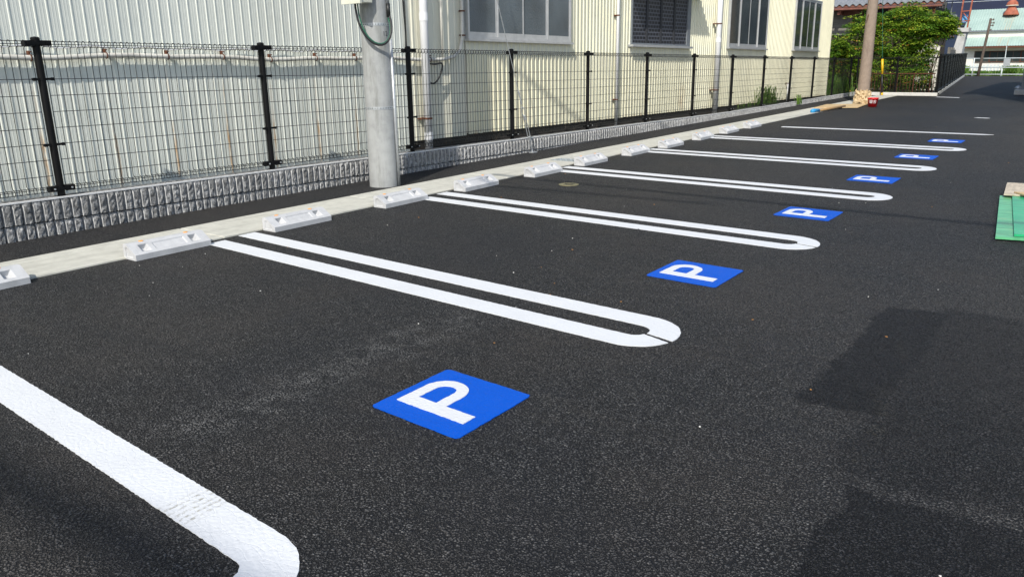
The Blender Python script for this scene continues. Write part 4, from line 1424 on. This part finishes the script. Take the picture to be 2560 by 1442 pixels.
rl = empty('pipe_railing', (.5, 54.0, 0), 'pale pipe railing across the far end of the lot', 'railing')
for zz in (1.04, .50, .10):
    part('rail', MB().tube([(-2.2, 54.0, zz), (7, 54.0, zz-.02)], .03, 8), 'rail_white', rl, True)
for xx in (-1.50, .05, 1.6, 3.2, 4.8, 6.4):
    part('post', MB().tube([(xx, 54.0, -.1), (xx+.02, 54.0, 1.06 if xx != .05 else .42)], .035, 8), 'rail_white', rl, True)
mb = MB()
for i in range(46):
    xx = -2.4+i*.2
    mb.box(xx, xx+.11, 58.0, 58.04, .12, .62)
pf = empty('picket_fence', (0, 58, 0), 'low white slatted fence behind the far railing', 'fence')
for i in range(46):
    xx = -3.0+i*.2
    part('picket', MB().box(xx, xx+.12, 58.0, 58.03, .0, .62+.03*math.sin(i*2.3)), 'rail_white', pf)
part('rail', MB().box(-3.0, 6.3, 58.031, 58.06, .45, .52), 'rail_white', pf)
mt = empty('meter_cabinet', (.10, 55.3, 0), 'small grey cabinet and post by the far railing', 'cabinet')
part('cabinet', MB().box(-.02, .32, 55.2, 55.4, .55, 1.05), 'galvanised', mt)
part('post', MB().tube([(.02, 55.45, 0), (.0, 55.45, 1.75)], .025, 6), 'rail_white', mt)
# strip of weeds at the far railing
rg = np.random.default_rng(9)
V = []; T = []
for i in range(5200):
    b = np.array([rg.uniform(-3.0, 7), rg.uniform(54.3, 57.6), 0.])
    L = rg.uniform(.15, .5)*(1.25 if math.sin(b[0]*1.9)+math.sin(b[0]*4.3) > .3 else .6)
    a = rg.uniform(0, 6.283)
    dd = np.array([math.cos(a), math.sin(a), 0])*L*.4
    w = np.array([-math.sin(a), math.cos(a), 0])*.03
    V += [b-w, b+w, b+dd+w*.6+[0, 0, L], b+dd-w*.6+[0, 0, L*.9]]
    T.append(min(1, max(0, rg.normal(.55, .2))))
tag(link('weed_strip', leaf_mesh('weed_strip', np.array(V), np.array(T), 'leaf_weed', (0, 54, 0)), None, (0, 54, 0)), 'strip of green weeds behind the far railing', 'weeds', kind='stuff')
# hills closing the view
hm = MB()
rh = random.Random(2)
nh = 60
prevh = 0
for i in range(nh+1):
    xx = -520+i*18
    hh = 70+22*math.sin(i*.35)+14*math.sin(i*.9+1)+rh.uniform(-4, 4)
    hm.v += [(xx, 380, -2), (xx, 450, hh*.55), (xx, 560, hh)]
for i in range(nh):
    a = 3*i
    hm.f += [(a, a+3, a+4, a+1), (a+1, a+4, a+5, a+2)]
solo('hills', hm, 'hill_forest', 'dark wooded hills far behind', kind='structure', origin=(0, 450, 0), smooth=True)

# ------------------------------------------------------------------ unseen house and cables outside the frame, guessed for the shadows on the lot
nb = empty('shadow_house', (8, 26, 0), 'plain two storey house added unseen right of the lot to shade it', 'house')  # unseen volume added to cast the shadow at the far right
part('wall', MB().box(4.35, 10, 21, 33.5, 0, 7.9), 'plaster', nb)
part('roof', MB().add([(4.0, 20.6, 7.9), (10.4, 20.6, 7.9), (10.4, 34, 7.9), (4.0, 34, 7.9), (7.2, 20.6, 9.4), (7.2, 34, 9.4)], [(0, 3, 2, 1), (0, 1, 4), (3, 5, 2), (0, 4, 5, 3), (1, 2, 5, 4)]), 'roof_tile', nb)
for i in range(3):
    w = part('window', MB().box(4.30, 4.349, 23+i*3.6, 24.6+i*3.6, 1.2, 2.4), 'aluminium', nb)
    part('glass_pane', MB().box(4.28, 4.299, 23.08+i*3.6, 24.52+i*3.6, 1.28, 2.32), 'dark_glass', w)
def shadow_cable(p0, p1, h0, h1, r, label, back=1.2):
    """overhead cable whose shadow runs from p0 to p1 on the lot"""
    k = 1/math.tan(SUN_EL)
    u = Vector((SUN_A, -1)).normalized()*k
    a = Vector((p0[0]+u.x*h0, p0[1]+u.y*h0, h0)); b = Vector((p1[0]+u.x*h1, p1[1]+u.y*h1, h1))
    dd = b-a
    solo('overhead_cable', MB().tube([a-dd*back, a, a+dd*.5, b, b+dd*1.2], r, 6), 'black_cable', label, 'cable', 'cables over the lot')
shadow_cable((-.32, 16.4), (2.45, 25.6), 6.5, 6.5, .02, 'black cable crossing high over the far end of the lot')
shadow_cable((-.25, 4.07), (2.65, 3.92), 8.0, 8.0, .035, 'thick black cable crossing high over the third bay', .2)
shadow_cable((.08, 3.43), (1.08, 3.49), 9.0, 9.0, .03, 'black cable beside the thick one high over the second bay', .5)

shadow_cable((2.1, -2.86), (3.3, -2.80), 13.0, 13.0, .075, 'unseen very thick cable added high up to shade a soft band in the nearest bay', .6)  # unseen caster added for the soft dark band at the near end

# ------------------------------------------------------------------ scattered bits on the asphalt
rb = random.Random(31)
def bits(n, mat, sz, name, label, flatk=.35):
    mb = MB()
    for i in range(n):
        x = rb.uniform(-.2, 6.5); y = rb.uniform(-3, 14)*rb.random()
        s = sz*rb.uniform(.5, 1.3)
        a = rb.uniform(0, 6.28)
        pts_ = [(x+s*math.cos(a+j*1.2566)*rb.uniform(.5, 1.1), y+s*math.sin(a+j*1.2566)*rb.uniform(.35, .8)) for j in range(5)]
        mb.prism(pts_, .001, .003+s*flatk)
    solo(name, mb, mat, label, name.replace('_', ' '), kind='stuff', origin=(0, 0, 0))
bits(42, 'pebble_white', .0045, 'paint_crumbs', 'tiny white crumbs of paint scattered over the asphalt')
bits(34, 'leaf_dry', .0075, 'leaf_litter', 'small dry orange leaf bits scattered over the asphalt', .15)
